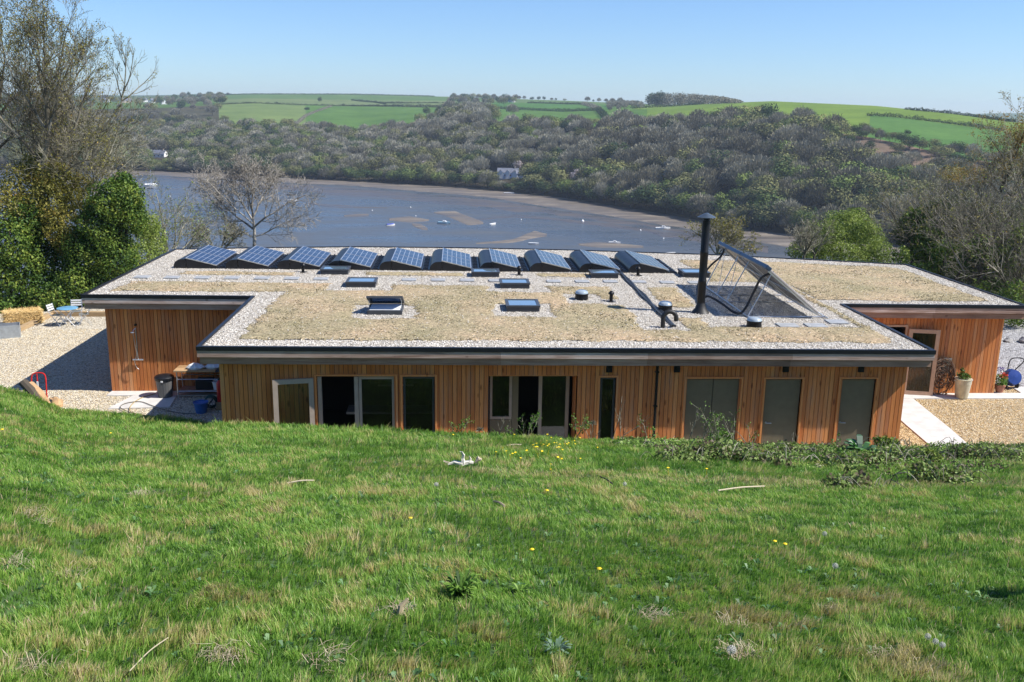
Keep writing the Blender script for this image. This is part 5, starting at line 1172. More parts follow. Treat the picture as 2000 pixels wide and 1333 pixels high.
# plantation on the skyline and skyline trees
E = []
for k in range(150):
    px = 1262+175*random.random()**.9; p = hill_pt(px, random.uniform(4.0, 4.9)); hh = np.interp(px, [1262, 1290, 1350, 1400, 1437], [14, 15.5, 12, 8, 3]); E.append((p[0], p[1], p[2]+hh*.5, 5.5, 5.5, hh*.55))
V, F, t = leaf_cloud(E, 15000, .8, seed=5); dk = (V[::4, 0]/V[::4, 1] < to_px and 0) if False else None
o = link("plantation", np_mesh("plantation", V, F, t), M['t_bare']); tag(o, "block of brown woodland standing on the skyline of the right hill", "woodland", kind="stuff")
E = [e for e in E if to_px(e[:3])[0] < 1295]; V, F, t = leaf_cloud([(a, b, c+.8, d, e_, f_) for a, b, c, d, e_, f_ in E], 4500, .9, seed=6)
o = link("conifer_block", np_mesh("conifer_block", V, F, t), M['t_dark']); tag(o, "dark conifers at the left end of the skyline plantation", "woodland", kind="stuff")
nsk = 0
for px, vv, h, k in [(1003, 4.9, 10, 'bare'), (1012, 4.9, 11, 'bare'), (1022, 4.9, 9, 'bare'), (1037, 4.9, 10, 'dark'), (1050, 4.9, 11, 'dark'), (1060, 4.9, 9, 'dark'), (1075, 4.9, 8, 'bare'), (1083, 4.9, 7, 'dark'), (1100, 4.9, 8, 'bud'), (1144, 4.95, 12, 'bare'), (1155, 4.95, 6, 'dark'), (1166, 4.95, 9, 'bare'), (1180, 4.95, 9, 'bare'), (1192, 4.95, 12, 'bare'), (1199, 4.95, 8, 'dark'), (1207, 4.95, 12, 'bare'), (1219, 4.95, 4, 'dark'), (1228, 4.95, 7, 'bare'), (1241, 4.95, 8, 'dark'), (1250, 4.95, 5, 'dark'),
                      (628, 3.5, 11, 'dark'), (603, 2.75, 9, 'dark'), (545, 3.1, 4, 'dark'), (901, 4.8, 11, 'dark'), (376, 4.9, 12, 'dark'), (398, 4.9, 13, 'dark'), (415, 4.9, 13, 'dark'), (452, 4.9, 9, 'bare'), (1768, 2.35, 6, 'dark')]:
    p = hill_pt(px, vv); o = bpy.data.objects.new("skyline_tree", FM[k, 0]); scene.collection.objects.link(o); o.location = p; h *= .82; o.scale = (h*(.8+.5*((px*13) % 7)/7), h, h*(.8+.4*((px*5) % 9)/9)); o.rotation_euler = (0, 0, px); o.location.z -= h*.12
    side = "above the left fields" if px < 900 else "by the hilltop farm" if px < 1120 else "between the farm and the plantation" if px < 1260 else "in the right hand field"
    if px == 628: lb = "single round dark tree standing in the hedge of the left fields"
    elif px == 603: lb = "single dark tree at the corner where two hedges meet"
    elif px == 1768: lb = "lone dark bush standing in the right hand field"
    else: lb = "%s on the skyline, %s" % (NAMES[k][1], side)
    tag(o, lb, "tree", "single trees on the skyline")
# far houses
M['slate_roof'] = simple("slate_roof", (.13, .14, .17), .6, var=.2, scale=.5); M['render'] = simple("white_render", (.72, .72, .70), .8, var=.05, scale=.4); M['bluewall'] = simple("pale_blue_render", (.42, .52, .66), .8, var=.06, scale=.4); M['stonewall'] = simple("stone_wall_paint", (.45, .38, .30), .9, var=.15, scale=.5)
def cottage(px, v, w, d, h, wall, lab, rz=0, nwin=3, D=None, gables=1, z=None):
    p = hill_pt(px, v); t = thing("cottage", lab, "house", p); Mx = Matrix.Translation(p) @ Matrix.Rotation(rz, 4, 'Z')
    wl = MB(); wl.box((-w/2, -d/2, -2), (w/2, d/2, h), M=Mx); wl.add([Mx @ Vector(q_) for q_ in ((-w/2, -d/2, h), (-w/2, d/2, h), (-w/2, 0, h+d*.42), (w/2, -d/2, h), (w/2, d/2, h), (w/2, 0, h+d*.42))], [(0, 1, 2), (3, 5, 4)])
    obj("wall", wl, wall, t); rf = MB(); e = .35
    for s in (-1, 1): rf.add([Mx @ Vector(q_) for q_ in ((-w/2-e, s*(d/2+e), h-.2), (w/2+e, s*(d/2+e), h-.2), (w/2+e, 0, h+d*.42+.12), (-w/2-e, 0, h+d*.42+.12))], [(0, 1, 2, 3)])
    for g in range(gables-1):
        gx_ = -w/2+w*(g+.5)/(gables-1); gw = w/(gables-1)*.3
        wl2 = MB().add([Mx @ Vector(q_) for q_ in ((gx_-gw, -d/2-.8, -1), (gx_+gw, -d/2-.8, -1), (gx_+gw, -d/2-.8, h), (gx_-gw, -d/2-.8, h), (gx_, -d/2-.8, h+gw*1.3), (gx_-gw, -d/2, -1), (gx_+gw, -d/2, -1), (gx_+gw, -d/2, h), (gx_-gw, -d/2, h))], [(0, 1, 2, 4, 3), (1, 6, 7, 2), (5, 0, 3, 8)]); obj("gable", wl2, M['render'], t)
        for s in (-1, 1): rf.add([Mx @ Vector(q_) for q_ in ((gx_+s*(gw+.3), -d/2-1.1, h-.3), (gx_, -d/2-1.1, h+gw*1.3+.1), (gx_, 0, h+gw*1.3+.1), (gx_+s*(gw+.3), 0, h-.3))], [(0, 1, 2, 3)])
    r = obj("roof", rf, M['slate_roof'], t); obj("chimney", MB().box((w*.3, -.5, h+d*.3), (w*.3+.9, .5, h+d*.42+1.2), M=Mx), M['stonewall'], r)
    for i in range(nwin):
        x = -w/2+w*(i+.5)/nwin
        for zz in ((.9,) if h < 3.5 else (.9, h-1.7)): obj("window", MB().box((x-.6, -d/2-.06, zz), (x+.6, -d/2-.01, zz+1.2), M=Mx), M['grey_frame'], t)
    return t
cottage(309, .62, 15, 7, 3.4, M['render'], "long low white house among trees on the left shore", -.2, 4)
cottage(993, .36, 15, 7, 3.4, M['bluewall'], "pale blue waterside cottage with white gables on the far shore", -.15, 4, gables=4)
cottage(1016, .38, 6, 5, 2.8, M['render'], "small white outbuilding right of the blue waterside cottage", .2, 2)
cottage(944, .22, 6, 5, 2.6, M['stonewall'], "small stone boathouse left of the blue waterside cottage", .1, 2)
cottage(912, 3.75, 8, 7, 3.5, M['render'], "small white farmhouse in the hilltop trees left of the skyline row", .2, 2)
cottage(998, 4.05, 9, 8, 6, M['render'], "white gabled farmhouse on the hilltop", .9, 2)
for i, (px, vv, w, wall, lab) in enumerate(((214, 3.95, 14, 'render', "pale house at the left end of the hilltop village"), (256, 3.8, 16, 'stonewall', "long stone coloured house in the hilltop village"), (288, 3.85, 13, 'render', "white house right of centre in the hilltop village"), (304, 3.7, 15, 'render', "large white house at the front of the hilltop village"), (327, 3.45, 9, 'render', "small white house at the right end of the hilltop village"), (182, 4.1, 12, 'stonewall', "brown roofed house behind the oak twigs in the hilltop village"))):
    cottage(px, vv, w, 8, 4.5, M[wall], lab, i*.5, 3)
cottage(545, .72, 8, 6, 3, M['render'], "white chalet half hidden in the wood on the left shore", .3, 2)
# boats ---------------------------------------------------------------------------------
def boat(px, py, L, rz, hullm, lab, cover=None, cabin=False, mast=False, name="moored_boat"):
    p = atZ(px, py, WZ); t = thing(name, lab, "boat", p); Mx = Matrix.Translation(p) @ Matrix.Rotation(rz, 4, 'Z'); n = 12; V = []; W = L*.17; H = L*.12
    prof = []
    for i in range(n+1):
        f = i/n; w = W*(1-max(0, (f-.35)/.65)**2.2)*(.82+.18*min(1, f/.3)); hh = H*(1+.35*f*f); x = (f-.5)*L
        V += [(x, -w, hh), (x, -w*.8, .0), (x, 0, -.2), (x, w*.8, 0), (x, w, hh), (x, w*.86, hh*.98), (x, 0, hh*.55), (x, -w*.86, hh*.98)]
    F = [(i*8+k, i*8+(k+1) % 8, (i+1)*8+(k+1) % 8, (i+1)*8+k) for i in range(n) for k in range(8)]+[tuple(range(8))[::-1]]
    mb = MB().add([Mx @ Vector(v_) for v_ in V], F); obj("hull", mb, hullm, t, sm=True)
    if cover:
        cv = MB(); cvv = []
        for i in range(9):
            f = i/8; x = (f*.86-.46)*L; w = W*(1-max(0, (f-.35)/.65)**2.2)*1.02; hh = H*(1.05+.35*f*f); cvv += [(x, -w, hh), (x, -w*.5, hh+L*.05), (x, 0, hh+L*.08), (x, w*.5, hh+L*.05), (x, w, hh)]
        cv.add([Mx @ Vector(v_) for v_ in cvv], [(i*5+k, i*5+k+1, (i+1)*5+k+1, (i+1)*5+k) for i in range(8) for k in range(4)]); obj("cover", cv, cover, t, sm=True)
    if cabin:
        cb = MB().add([Mx @ Vector(v_) for v_ in ((-.1*L, -W*.6, H), (.22*L, -W*.45, H), (.22*L, W*.45, H), (-.1*L, W*.6, H), (-.08*L, -W*.5, H*2), (.12*L, -W*.38, H*1.9), (.12*L, W*.38, H*1.9), (-.08*L, W*.5, H*2))], [(4, 5, 6, 7), (0, 1, 5, 4), (1, 2, 6, 5), (2, 3, 7, 6), (3, 0, 4, 7)]); obj("cabin", cb, M['white'], t)
        wd_ = MB().box((-.05*L, -W*.605, H*1.35), (.1*L, -W*.56, H*1.7), M=Mx); obj("cabin_window", wd_, M['black'], t)
    if mast:
        ms = MB().tube([Mx @ Vector((.05*L, 0, H)), Mx @ Vector((.05*L, 0, L*1.35))], .09, 6); ms.tube([Mx @ Vector((.05*L, 0, H+1.2)), Mx @ Vector((-.42*L, 0, H+1.1))], .12, 6)
        ms.tube([Mx @ Vector((.5*L, 0, H)), Mx @ Vector((.05*L, 0, L*1.3))], .03, 4); ms.tube([Mx @ Vector((-.5*L, 0, H)), Mx @ Vector((.05*L, 0, L*1.3))], .03, 4); obj("mast", ms, M['alu'], t)
    return t
M['hull_w'] = simple("white_hull", (.72, .72, .70), .35, var=.05); M['hull_d'] = simple("dark_hull", (.05, .06, .08), .35); M['cov_b'] = simple("blue_boat_cover", (.05, .08, .35), .7); M['cov_c'] = simple("pale_blue_cover", (.25, .42, .52), .7)
boat(295, 364, 8.5, .1, M['hull_w'], "white sailing yacht with mast moored beyond the left trees", cover=M['white'], mast=True, cabin=True, name="sailing_boat")
boat(293, 369, 4, 0, M['hull_d'], "small dark tender in front of the white yacht")
boat(763, 441, 4.6, .5, M['hull_w'], "small boat under a violet blue cover", cover=M['cov_b'])
boat(867, 437, 6.5, -.25, M['cov_c'], "pale blue boat with white cabin lying by the sandbank", cabin=True)
boat(963, 439, 4.5, .9, M['hull_w'], "white dinghy moored right of the sandbank")
boat(1042, 477, 4.4, -.2, M['hull_w'], "white rowing boat just beyond the roof edge in the middle")
boat(1200, 476, 5.2, -.25, M['hull_w'], "white motor boat aground just beyond the roof edge", cabin=True)
boat(1295, 448, 7, -.05, M['hull_w'], "white motor boat left of the flue", cabin=True)
boat(994, 379, 7, -.2, M['hull_w'], "low white boat drawn up below the blue cottage")
boat(571, 393, 6, 0, M['hull_w'], "white boat beside the twigs of the bare tree"); boat(568, 382, 5.5, .3, M['hull_d'], "dark boat above the white one beside the bare tree")
boat(1310, 496, 4, .1, M['hull_w'], "tiny white dinghy on the mud left of the flue")
def buoy(px, py, r, lab):
    p = atZ(px, py, WZ); o = obj("mooring_buoy", MB().lathe([(0, -.3*r), (r*.8, 0), (r, r*.6), (r*.6, r*1.3), (.15*r, r*1.6), (.12*r, r*2.1), (0, r*2.15)], n=12), M['white'], sm=True); o.location = p; tag(o, lab, "buoy")
buoy(1138, 434, .75, "large white mooring buoy in the middle of the channel"); buoy(1251, 451, .4, "small white buoy left of the motor boat by the flue"); buoy(802, 406, .35, "small white buoy in the channel above the sandbanks"); buoy(727, 412, .3, "faint white buoy left in the channel"); buoy(1018, 430, .3, "small pale buoy right of the white dinghy"); buoy(812, 423, .3, "small buoy at the tip of the left sandbank"); buoy(1296, 467, .35, "white buoy below the motor boat by the flue"); buoy(332, 385, .4, "small white buoy right of the yacht")

# ------------------------------------------------------------------ near trees
def tree(name, lab, base, trunk, tr_r, P, bark, leaves=None, seed=1, minr=.006, limbs=None, cat="tree"):
    """trunk: polyline points; limbs: list of (fraction, direction, length, radius)"""
    t = thing(name, lab, cat, base); rg = np.random.default_rng(seed); segs, tips = [], []; pts = [np.array(q_, float) for q_ in trunk]
    n = len(pts)-1
    for i in range(n): segs.append((*pts[i], *pts[i+1], tr_r*(1-.75*i/n), tr_r*(1-.75*(i+1)/n)))
    for (f, d, L, r) in limbs:
        k = min(int(f*n), n-1); fr = f*n-k; s = pts[k]*(1-fr)+pts[k+1]*fr; branch(s, d, L, r, 0, P, segs, tips, rg)
    nt_ = len(trunk)-1
    o = link("trunk", segs_mesh("trunk", segs[:nt_], minr), M[bark], t); o.matrix_parent_inverse = Matrix.Translation(-t.location)
    o = link("branches", segs_mesh("branches", segs[nt_:], minr), M[bark], t); o.matrix_parent_inverse = Matrix.Translation(-t.location)
    if leaves:
        cnt, size, mat, rad, prob = leaves; tp = np.array(tips); tp = tp[rg.random(len(tp)) < prob]
        V, F, tn = leaf_cloud([(p[0], p[1], p[2], rad, rad, rad) for p in tp], cnt, size, seed=seed, asp=.6, shell=.2)
        o = link("crown", np_mesh("crown", V, F, tn), M[mat], t); o.matrix_parent_inverse = Matrix.Translation(-t.location)
    return t
PO = [dict(n=7, kids=8, ang=.7, ratio=.52, wig=.13, up=.08, rr=.55, tap=.3, **{'from': .2}), dict(n=5, kids=7, ang=.65, ratio=.55, wig=.15, up=.10, rr=.55, **{'from': .15}), dict(n=4, kids=6, ang=.6, ratio=.6, wig=.17, up=.12, rr=.6, **{'from': .1}), dict(n=3, kids=0, ang=.5, ratio=.5, wig=.2, up=.16)]
M['bark_oak'] = tone_mat('oak_bark', [(0, (.07, .062, .042)), (.5, (.17, .15, .105)), (1, (.30, .27, .20))], .9)
# big budding oak, left
bx = atY(70, 590, 43)
def YP(px, py, Y): return atY(px, py, Y)
oak_tr = [YP(62, 640, 43), YP(70, 520, 43), YP(78, 420, 43), YP(85, 330, 43), YP(95, 270, 43), YP(92, 200, 43), YP(85, 140, 43)]
UPD = lambda a, b, c: np.array((a, b, c), float)
tree("oak_tree", "large budding oak with ochre new leaves rising at the left edge", (oak_tr[0][0], 43, 0), oak_tr, .24, PO, 'bark_oak', (11000, .034, 'leaf_ochre', .14, .8), 4, .006,
     [(.52, UPD(-.8, 0, .8), 5.2, 0.077), (.55, UPD(.8, .1, .85), 4.3, 0.083), (.62, UPD(.3, -.3, 1), 4.4, 0.072), (.66, UPD(-.5, .4, 1), 4.2, 0.066), (.72, UPD(.8, .2, .9), 3.7, 0.061), (.8, UPD(-.2, -.2, 1), 3.6, 0.055), (.86, UPD(.5, .1, 1), 3.7, 0.050), (.97, UPD(-.3, .2, 1), 2.8, 0.044), (.97, UPD(.3, -.1, 1), 2.7, 0.044), (.45, UPD(.9, -.1, .35), 3.6, 0.055)])
oak2 = [YP(-40, 620, 45), YP(-30, 450, 45), YP(-12, 300, 45), YP(-5, 220, 45), YP(5, 150, 45)]
thicket_later = 1
tree("oak_tree", "second budding oak cut by the left edge of the picture", (oak2[0][0], 45, 0), oak2, .22, PO, 'bark_oak', (9000, .034, 'leaf_ochre', .14, .8), 9, .006,
     [(.5, UPD(.8, 0, .8), 4.2, 0.072), (.6, UPD(-.6, 0, 1), 4.2, 0.072), (.68, UPD(.55, .2, 1), 4.0, 0.066), (.75, UPD(-.2, -.3, 1), 3.8, 0.055), (.9, UPD(.2, 0, 1), 3.2, 0.050), (.97, UPD(.4, 0, 1), 2.8, 0.044)])
# leaning pale tree
PL = [dict(n=6, kids=5, ang=.5, ratio=.5, wig=.10, up=.10, rr=.6, tap=.35, **{'from': .25}), dict(n=4, kids=5, ang=.45, ratio=.5, wig=.12, up=.12, rr=.6, **{'from': .2}), dict(n=3, kids=0, ang=.5, ratio=.5, wig=.15, up=.12)]
LY = 44.5
ln = [YP(a, b, LY) for a, b in ((128, 400), (155, 340), (175, 292), (182, 264), (203, 248), (214, 236), (226, 218), (236, 205), (240, 185), (244, 160), (246, 130))]
tree("leaning_tree", "leaning pale barked tree with bare fan of twigs against the sky", YP(100, 600, LY)[:2]+(0,), [YP(95, 600, LY), YP(108, 490, LY)]+ln, .085, PL, 'bark_grey', (500, .03, 'leaf_ochre', .1, .3), 6, .0065,
     [(.78, UPD(.75, 0, .7), 2.0, .035), (.80, UPD(-.45, .1, .9), 1.6, .03), (.84, UPD(.6, 0, .8), 2.0, .035), (.90, UPD(-.5, -.1, 1), 1.3, .022), (.93, UPD(.35, 0, 1), 1.5, .025), (.99, UPD(.1, 0, 1), 1.4, .022), (.99, UPD(-.25, 0, 1), 1.2, .018), (.55, UPD(.8, 0, -.3), 1.0, .03), (.4, UPD(.9, .1, .2), 2.4, .05), (.35, UPD(.7, -.2, .4), 2.4, .04)])
PB = [dict(n=6, kids=7, ang=.6, ratio=.5, wig=.16, up=.03, rr=.55, **{'from': .15}), dict(n=4, kids=6, ang=.7, ratio=.6, wig=.2, up=.04, rr=.6, **{'from': .1}), dict(n=3, kids=4, ang=.6, ratio=.6, wig=.22, up=.05, rr=.7), dict(n=2, kids=0, ang=.5, ratio=.5, wig=.2, up=.05)]
def thicket(name, lab, px, py, Y, h, n, seed, leaves=None, bark='bark_grey', spread=.5, minr=.007, P=PB, zb=None, cat="tree"):
    x, y, z = atY(px, py, Y); z = zb if zb is not None else z; rg = np.random.default_rng(seed)
    lim = [(.5+.4*rg.random(), (rg.normal()*spread, rg.normal()*spread, 1), h*(.65+.4*rg.random()), .05) for k in range(n)]
    return tree(name, lab, (x, y, z), [(x, y, z-.3), (x, y, z+h*.06), (x+.05, y, z+h*.14)], .10, P, bark, leaves, seed, minr, lim, cat)
thicket("bare_tree", "tangled grey leafless tree behind the dark evergreen on the left", 170, 470, 44, 6.0, 9, 31, (900, .03, 'leaf_ochre', .1, .3), spread=.6)
thicket("bare_tree", "low grey leafless tree filling the gap between oak and leaning tree", 120, 420, 46, 5.0, 8, 32, (1500, .04, 'leaf_ochre', .12, .5), spread=.6)
# dark ivy and laurel masses at the left
def shrub(name, lab, ells, n, size, mat, seed, cat="shrub", trunk=True, asp=.6):
    """ells: (px, py, Y, rx, ry, rz)"""
    E = [(*atY(a, b, Y), rx, ry, rz) for a, b, Y, rx, ry, rz in ells]; x, y, z0 = E[0][0], E[0][1], min(e[2]-e[5] for e in E)
    t = thing(name, lab, cat, (x, y, max(z0, -20))); o = cloud_obj("foliage", E, n, size, M[mat], t, seed=seed, asp=asp); o.matrix_parent_inverse = Matrix.Translation(-t.location)
    if trunk:
        tk = MB()
        for e in E[:4]: tk.tube(bez([(x, y, z0-.2), ((x+e[0])/2, (y+e[1])/2, (z0+e[2])/2+.2), (e[0], e[1], e[2]+e[5]*.5)], 8), .06, 7, .4)
        obj("trunk", tk, M['bark_dark'], t)
    return t
shrub("ivy_thicket", "dark ivy covered trunk and bushes at the far left edge", [(15, 560, 41, .8, .8, 1.6), (20, 480, 41, .9, .8, 1.3), (60, 540, 41.5, .9, .8, 1.6), (85, 590, 41, 1.0, .8, .9), (10, 610, 40.5, .8, .8, .7), (55, 440, 42, .8, .8, 1.2), (-40, 520, 41, 1.2, .8, 2.2), (110, 520, 43, 1.0, .9, 1.2), (90, 460, 43, 1.0, .9, 1.0)], 26000, .06, 'leaf_ivy', 51)
shrub("ivy_clad_tree", "ochre and green ivy clad tree crown under the oak", [(40, 370, 43, 1.1, 1, 1.2), (90, 400, 42.5, 1.0, 1, 1.2), (20, 420, 42, 1, 1, 1.2), (110, 350, 43, .9, 1, .8), (75, 330, 43.5, .9, .8, .8), (120, 440, 42, .8, .8, 1.0), (150, 400, 43, .8, .8, .8), (140, 480, 43, .9, .8, .8), (160, 360, 44, .5, .7, .5)], 22000, .05, 'leaf_ochre', 52)
shrub("laurel_tree", "tall dark evergreen with rounded shoulder left of the roof corner", [(225, 400, 42, 1.15, 1, 1.15), (250, 385, 42, .7, .8, .75), (200, 450, 42, 1.1, 1, 1.3), (170, 500, 42, 1.1, 1, 1.3), (225, 500, 42, 1.0, 1, 1.2), (150, 560, 41.5, 1.1, .9, 1.0), (200, 560, 42, 1.1, .9, 1.0), (120, 590, 41, .7, .8, .8), (265, 430, 42, .5, .7, .7), (240, 355, 42.5, .45, .6, .45)], 42000, .055, 'leaf_ivy', 53)
shrub("hedge_bush", "mid green bush behind the left roof edge", [(270, 510, 44, 1.0, .9, 1.1), (300, 470, 46, .7, .8, .8), (245, 560, 43, .9, .8, .9), (320, 520, 47, .7, .7, .7), (210, 585, 42, .9, .8, .6), (285, 440, 45, .7, .8, .7)], 14000, .045, 'leaf_lime', 54)
thicket("bare_bush", "light grey twiggy bush behind the left corner of the roof", 330, 520, 50, 3.6, 9, 55, (1800, .04, 'leaf_lime', .12, .8), spread=.8, cat="shrub")
M['bark_pale'] = tone_mat('pale_bark', [(0, (.16, .14, .115)), (.5, (.31, .28, .235)), (1, (.48, .44, .38))], .9)
thicket("budding_tree", "small budding tree filling the right side of the oak crown", 95, 400, 45.5, 5.6, 9, 91, (3200, .034, 'leaf_ochre', .16, .9), spread=.5, P=PO, bark='bark_oak', minr=.006)
# centre bare tree
ct = atY(497, 500, 60); P2 = [dict(n=7, kids=10, ang=.75, ratio=.5, wig=.12, up=.05, rr=.55, tap=.3, **{'from': .15}), dict(n=5, kids=8, ang=.75, ratio=.55, wig=.15, up=.05, rr=.6, **{'from': .12}), dict(n=4, kids=5, ang=.6, ratio=.6, wig=.18, up=.06, rr=.7, **{'from': .1}), dict(n=3, kids=0, ang=.5, ratio=.5, wig=.2, up=.05)]
tree("bare_tree", "leafless pale grey tree standing alone before the river behind the solar panels", (ct[0], 60, -6.5), [(ct[0], 60, -6.5), atY(497, 520, 60), atY(497, 478, 60), atY(497, 452, 60), atY(494, 425, 60), atY(492, 400, 60)], .17, P2, 'bark_pale', (400, .03, 'leaf_ochre', .1, .2), 14, .0085,
     [(.62, UPD(-.85, .2, .75), 4.76, .07), (.66, UPD(.85, -.1, .7), 4.15, .07), (.75, UPD(-.5, -.4, .9), 3.29, .07), (.8, UPD(.45, .3, 1), 3.29, .07), (.88, UPD(-.25, .1, 1), 3.05, .06), (.95, UPD(.25, 0, 1), 2.93, .055), (.99, UPD(0, .1, 1), 2.81, .05), (.5, UPD(-.95, 0, .4), 4.76, .055), (.52, UPD(.95, 0, .4), 3.66, .05), (.7, UPD(-.6, -.5, .6), 4.15, .05)])
thicket("bare_bush", "low straggling bare branches left of the lone grey tree", 430, 500, 58, 2.4, 6, 56, spread=1.1, cat="shrub", minr=.011)
M['leaf_ginger'] = leafy('ginger_leaf', [(0, (.10, .07, .02)), (.4, (.24, .19, .05)), (.7, (.33, .24, .06)), (1, (.42, .19, .06))], .35)
# right side
shrub("lime_green_tree", "bright spring green tree rising behind the right end of the roof", [(1650, 445, 62, 1.5, 1.2, 1.2), (1600, 470, 60, 1.3, 1.2, 1.2), (1690, 470, 62, 1.3, 1.2, 1.4), (1640, 500, 60, 2.0, 1.2, 1.0), (1565, 490, 58, .9, 1, .7), (1715, 500, 60, 1.0, 1, 1.2), (1670, 425, 63, .9, .8, .7), (1625, 455, 57, .8, .6, .7), (1690, 450, 58, .8, .6, .8)], 26000, .06, 'leaf_lime', 61, "tree")
thicket("bare_bush", "grey twiggy bush in front of the bright green tree", 1590, 505, 55, 2.2, 6, 62, (900, .04, 'leaf_lime', .1, .5), spread=.5, cat="shrub")
thicket("willow_bush", "faint olive willow bush behind the black flue", 1400, 505, 62, 2.9, 9, 63, (3200, .05, 'leaf_ochre', .16, .9), spread=.7, cat="shrub", minr=.009)
thicket("bare_bush", "thin bare twigs behind the roof right of the solar collector", 1570, 505, 50, 1.9, 6, 64, spread=.4, cat="shrub")
M['bark_mid'] = tone_mat('mid_bark', [(0, (.06, .055, .035)), (.5, (.14, .13, .09)), (.85, (.24, .22, .165)), (1, (.40, .37, .29))], .9)  # darker bark tones for the right-hand thickets
for i, (px, py, Y, h, n, lab) in enumerate(((1800, 560, 47, 4.6, 10, "leafless grey thicket left of the dark holly on the right"), (1870, 600, 46, 6.2, 11, "large tangled grey leafless tree above the right wing"), (1950, 640, 44, 7.2, 11, "tall tangled bare tree near the right edge"), (2020, 640, 43, 7.4, 10, "bare tree cut by the right edge of the picture"), (1910, 640, 41, 4.8, 10, "lower grey thicket directly behind the right wing roof"), (1980, 670, 39, 5.0, 10, "bare thicket standing in front at the right edge"), (1840, 560, 52, 5.5, 10, "bare thicket furthest back on the right"))):
    thicket("bare_thicket", lab, px, py, Y, h, n, 70+i, (1100, .04, 'leaf_lime' if i % 2 else 'leaf_ochre', .12, .4), spread=.42, minr=.006, bark='bark_mid')
shrub("holly_tree", "dark green holly rising between the bare thickets on the right", [(1790, 440, 47, .9, .8, .9), (1830, 420, 48, .8, .8, .8), (1815, 480, 46, 1.0, .9, 1.1), (1860, 450, 47, .6, .7, .8), (1765, 455, 47, .5, .6, .6)], 8500, .07, 'leaf_ivy', 81, "tree")
shrub("ivy_bank", "dark ivy undergrowth beneath the bare trees on the right", [(1800, 545, 42, .9, .6, .8), (1850, 505, 42, .8, .6, .9), (1905, 500, 41, .9, .6, .9), (1955, 520, 40, .8, .6, 1.0), (2000, 480, 40, .8, .6, 1.1), (1930, 580, 39, .9, .6, .8), (1990, 590, 37.5, .9, .6, 1.0), (1760, 500, 44, .5, .5, .5), (1850, 540, 46, 1.4, .8, 1.2), (1900, 560, 44, 1.3, .8, 1.3), (1960, 600, 42, 1.4, .8, 1.5), (2010, 620, 40, 1.2, .8, 1.8), (1990, 660, 38, 1.0, .8, 1.1), (1920, 520, 46, 1.2, .8, 1.0), (2040, 560, 43, 1.5, 1, 2.2), (1800, 510, 48, 1.2, .8, .9), (1950, 460, 47, 1.4, .8, 1.0), (1880, 470, 49, 1.0, .8, .9), (1830, 590, 44, 1.0, .8, .8), (1930, 640, 41, 1.2, .8, .9), (1990, 520, 44, 1.3, .8, 1.3), (1870, 520, 46, 1.2, .8, 1.0)], 60000, .05, 'leaf_ivy', 82)
shrub("budding_tree", "ginger and yellow budding tree crown at the right edge above the bare twigs", [(1960, 330, 50, 1.1, 1, .7), (1900, 345, 52, 1.2, 1, .6), (1990, 280, 48, .8, 1, 1.0), (2010, 250, 47, .7, .8, 1.0), (1860, 340, 54, .9, .8, .5), (2030, 320, 48, 1, .8, 1.2)], 9000, .04, 'leaf_ginger', 83, "tree")
thicket("budding_tree", "bare twigs of the ginger budding tree at the right edge", 2000, 420, 48, 5.2, 9, 84, (7000, .04, 'leaf_ginger', .14, .9), spread=.45)
# rubble stones by the drive
for i in range(14):
    x = 21.2+i*.55+random.uniform(-.1, .1); y = 35.2+random.uniform(-.3, .3)-i*.08
    r = random.uniform(.16, .34); mb = MB().lathe([(0, -.05), (r, .02), (r*.95, r*.4), (r*.5, r*.75), (0, r*.8)], n=7); mb.v = [(a+random.uniform(-.05, .05), b+random.uniform(-.05, .05), c+random.uniform(-.03, .03)) for a, b, c in mb.v]
    o = obj("boulder", mb, simple("grey_stone_%d" % i, (.30, .29, .27), .9, var=.25, bmp=.4) if i == 0 else bpy.data.materials["grey_stone_0"]); o.location = (x, y, 0); tag(o, "grey boulder in the row of stones edging the pale drive", "stone", "boulders edging the drive")
# ------------------------------------------------------------------ things in the shower yard
def at0(px, py, z=0): return atZ(px, py, z)
# straw bale
bl = MB().box((-.55, -.28, 0), (.55, .28, .42)); t = thing("straw_bale", "golden straw bale lying on the timber edging at the left", "straw bale", (0, 0, 0)); obj("bale", bl, M['straw'], t, bev=.05)
fz = MB()
for k in range(2600):
    f = random.random(); x, y, z = random.uniform(-.56, .56), random.uniform(-.29, .29), random.uniform(.02, .44)
    if f < .45: y = -.29
    elif f < .8: z = .43
    elif f < .9: x = -.56
    else: x = .56
    d = Vector((random.gauss(0, 1), random.gauss(0, .5)-(.5 if y == -.29 else 0), random.gauss(0, .6)+(.4 if z == .43 else 0))).normalized()*random.uniform(.04, .13); p = Vector((x, y, z)); s = d.orthogonal().normalized()*.006
    fz.add([p-s, p+s, p+d+s*.4, p+d-s*.4], [(0, 1, 2, 3)], random.random())
M['gold'] = tone_mat("golden_straw", [(0, (.32, .20, .07)), (.5, (.58, .40, .16)), (1, (.78, .60, .30))]); t.children[0].data.materials[0] = M['gold']
obj("loose_straw", fz, M['gold'], t); p = at0(46, 632); t.location = p; t.rotation_euler = (0, 0, R(28)); t.scale = (1.2, 1.1, 1.25)
# timber edging
def beam(a, b, w, h, lab):
    A, B = Vector(a), Vector(b); d = (B-A); L = d.length; mb = MB().box((0, -w/2, 0), (L, w/2, h), random.random()); o = obj("timber_sleeper", mb, M['sleeper'], bev=.01); o.location = A; o.rotation_euler = (0, 0, math.atan2(d.y, d.x)); tag(o, lab, "sleeper")
beam(at0(36, 648), at0(100, 618), .22, .16, "timber edging sleeper running past the straw bale"); beam(at0(103, 617), at0(208, 618), .22, .2, "timber sleeper edging the yard behind the garden chairs")
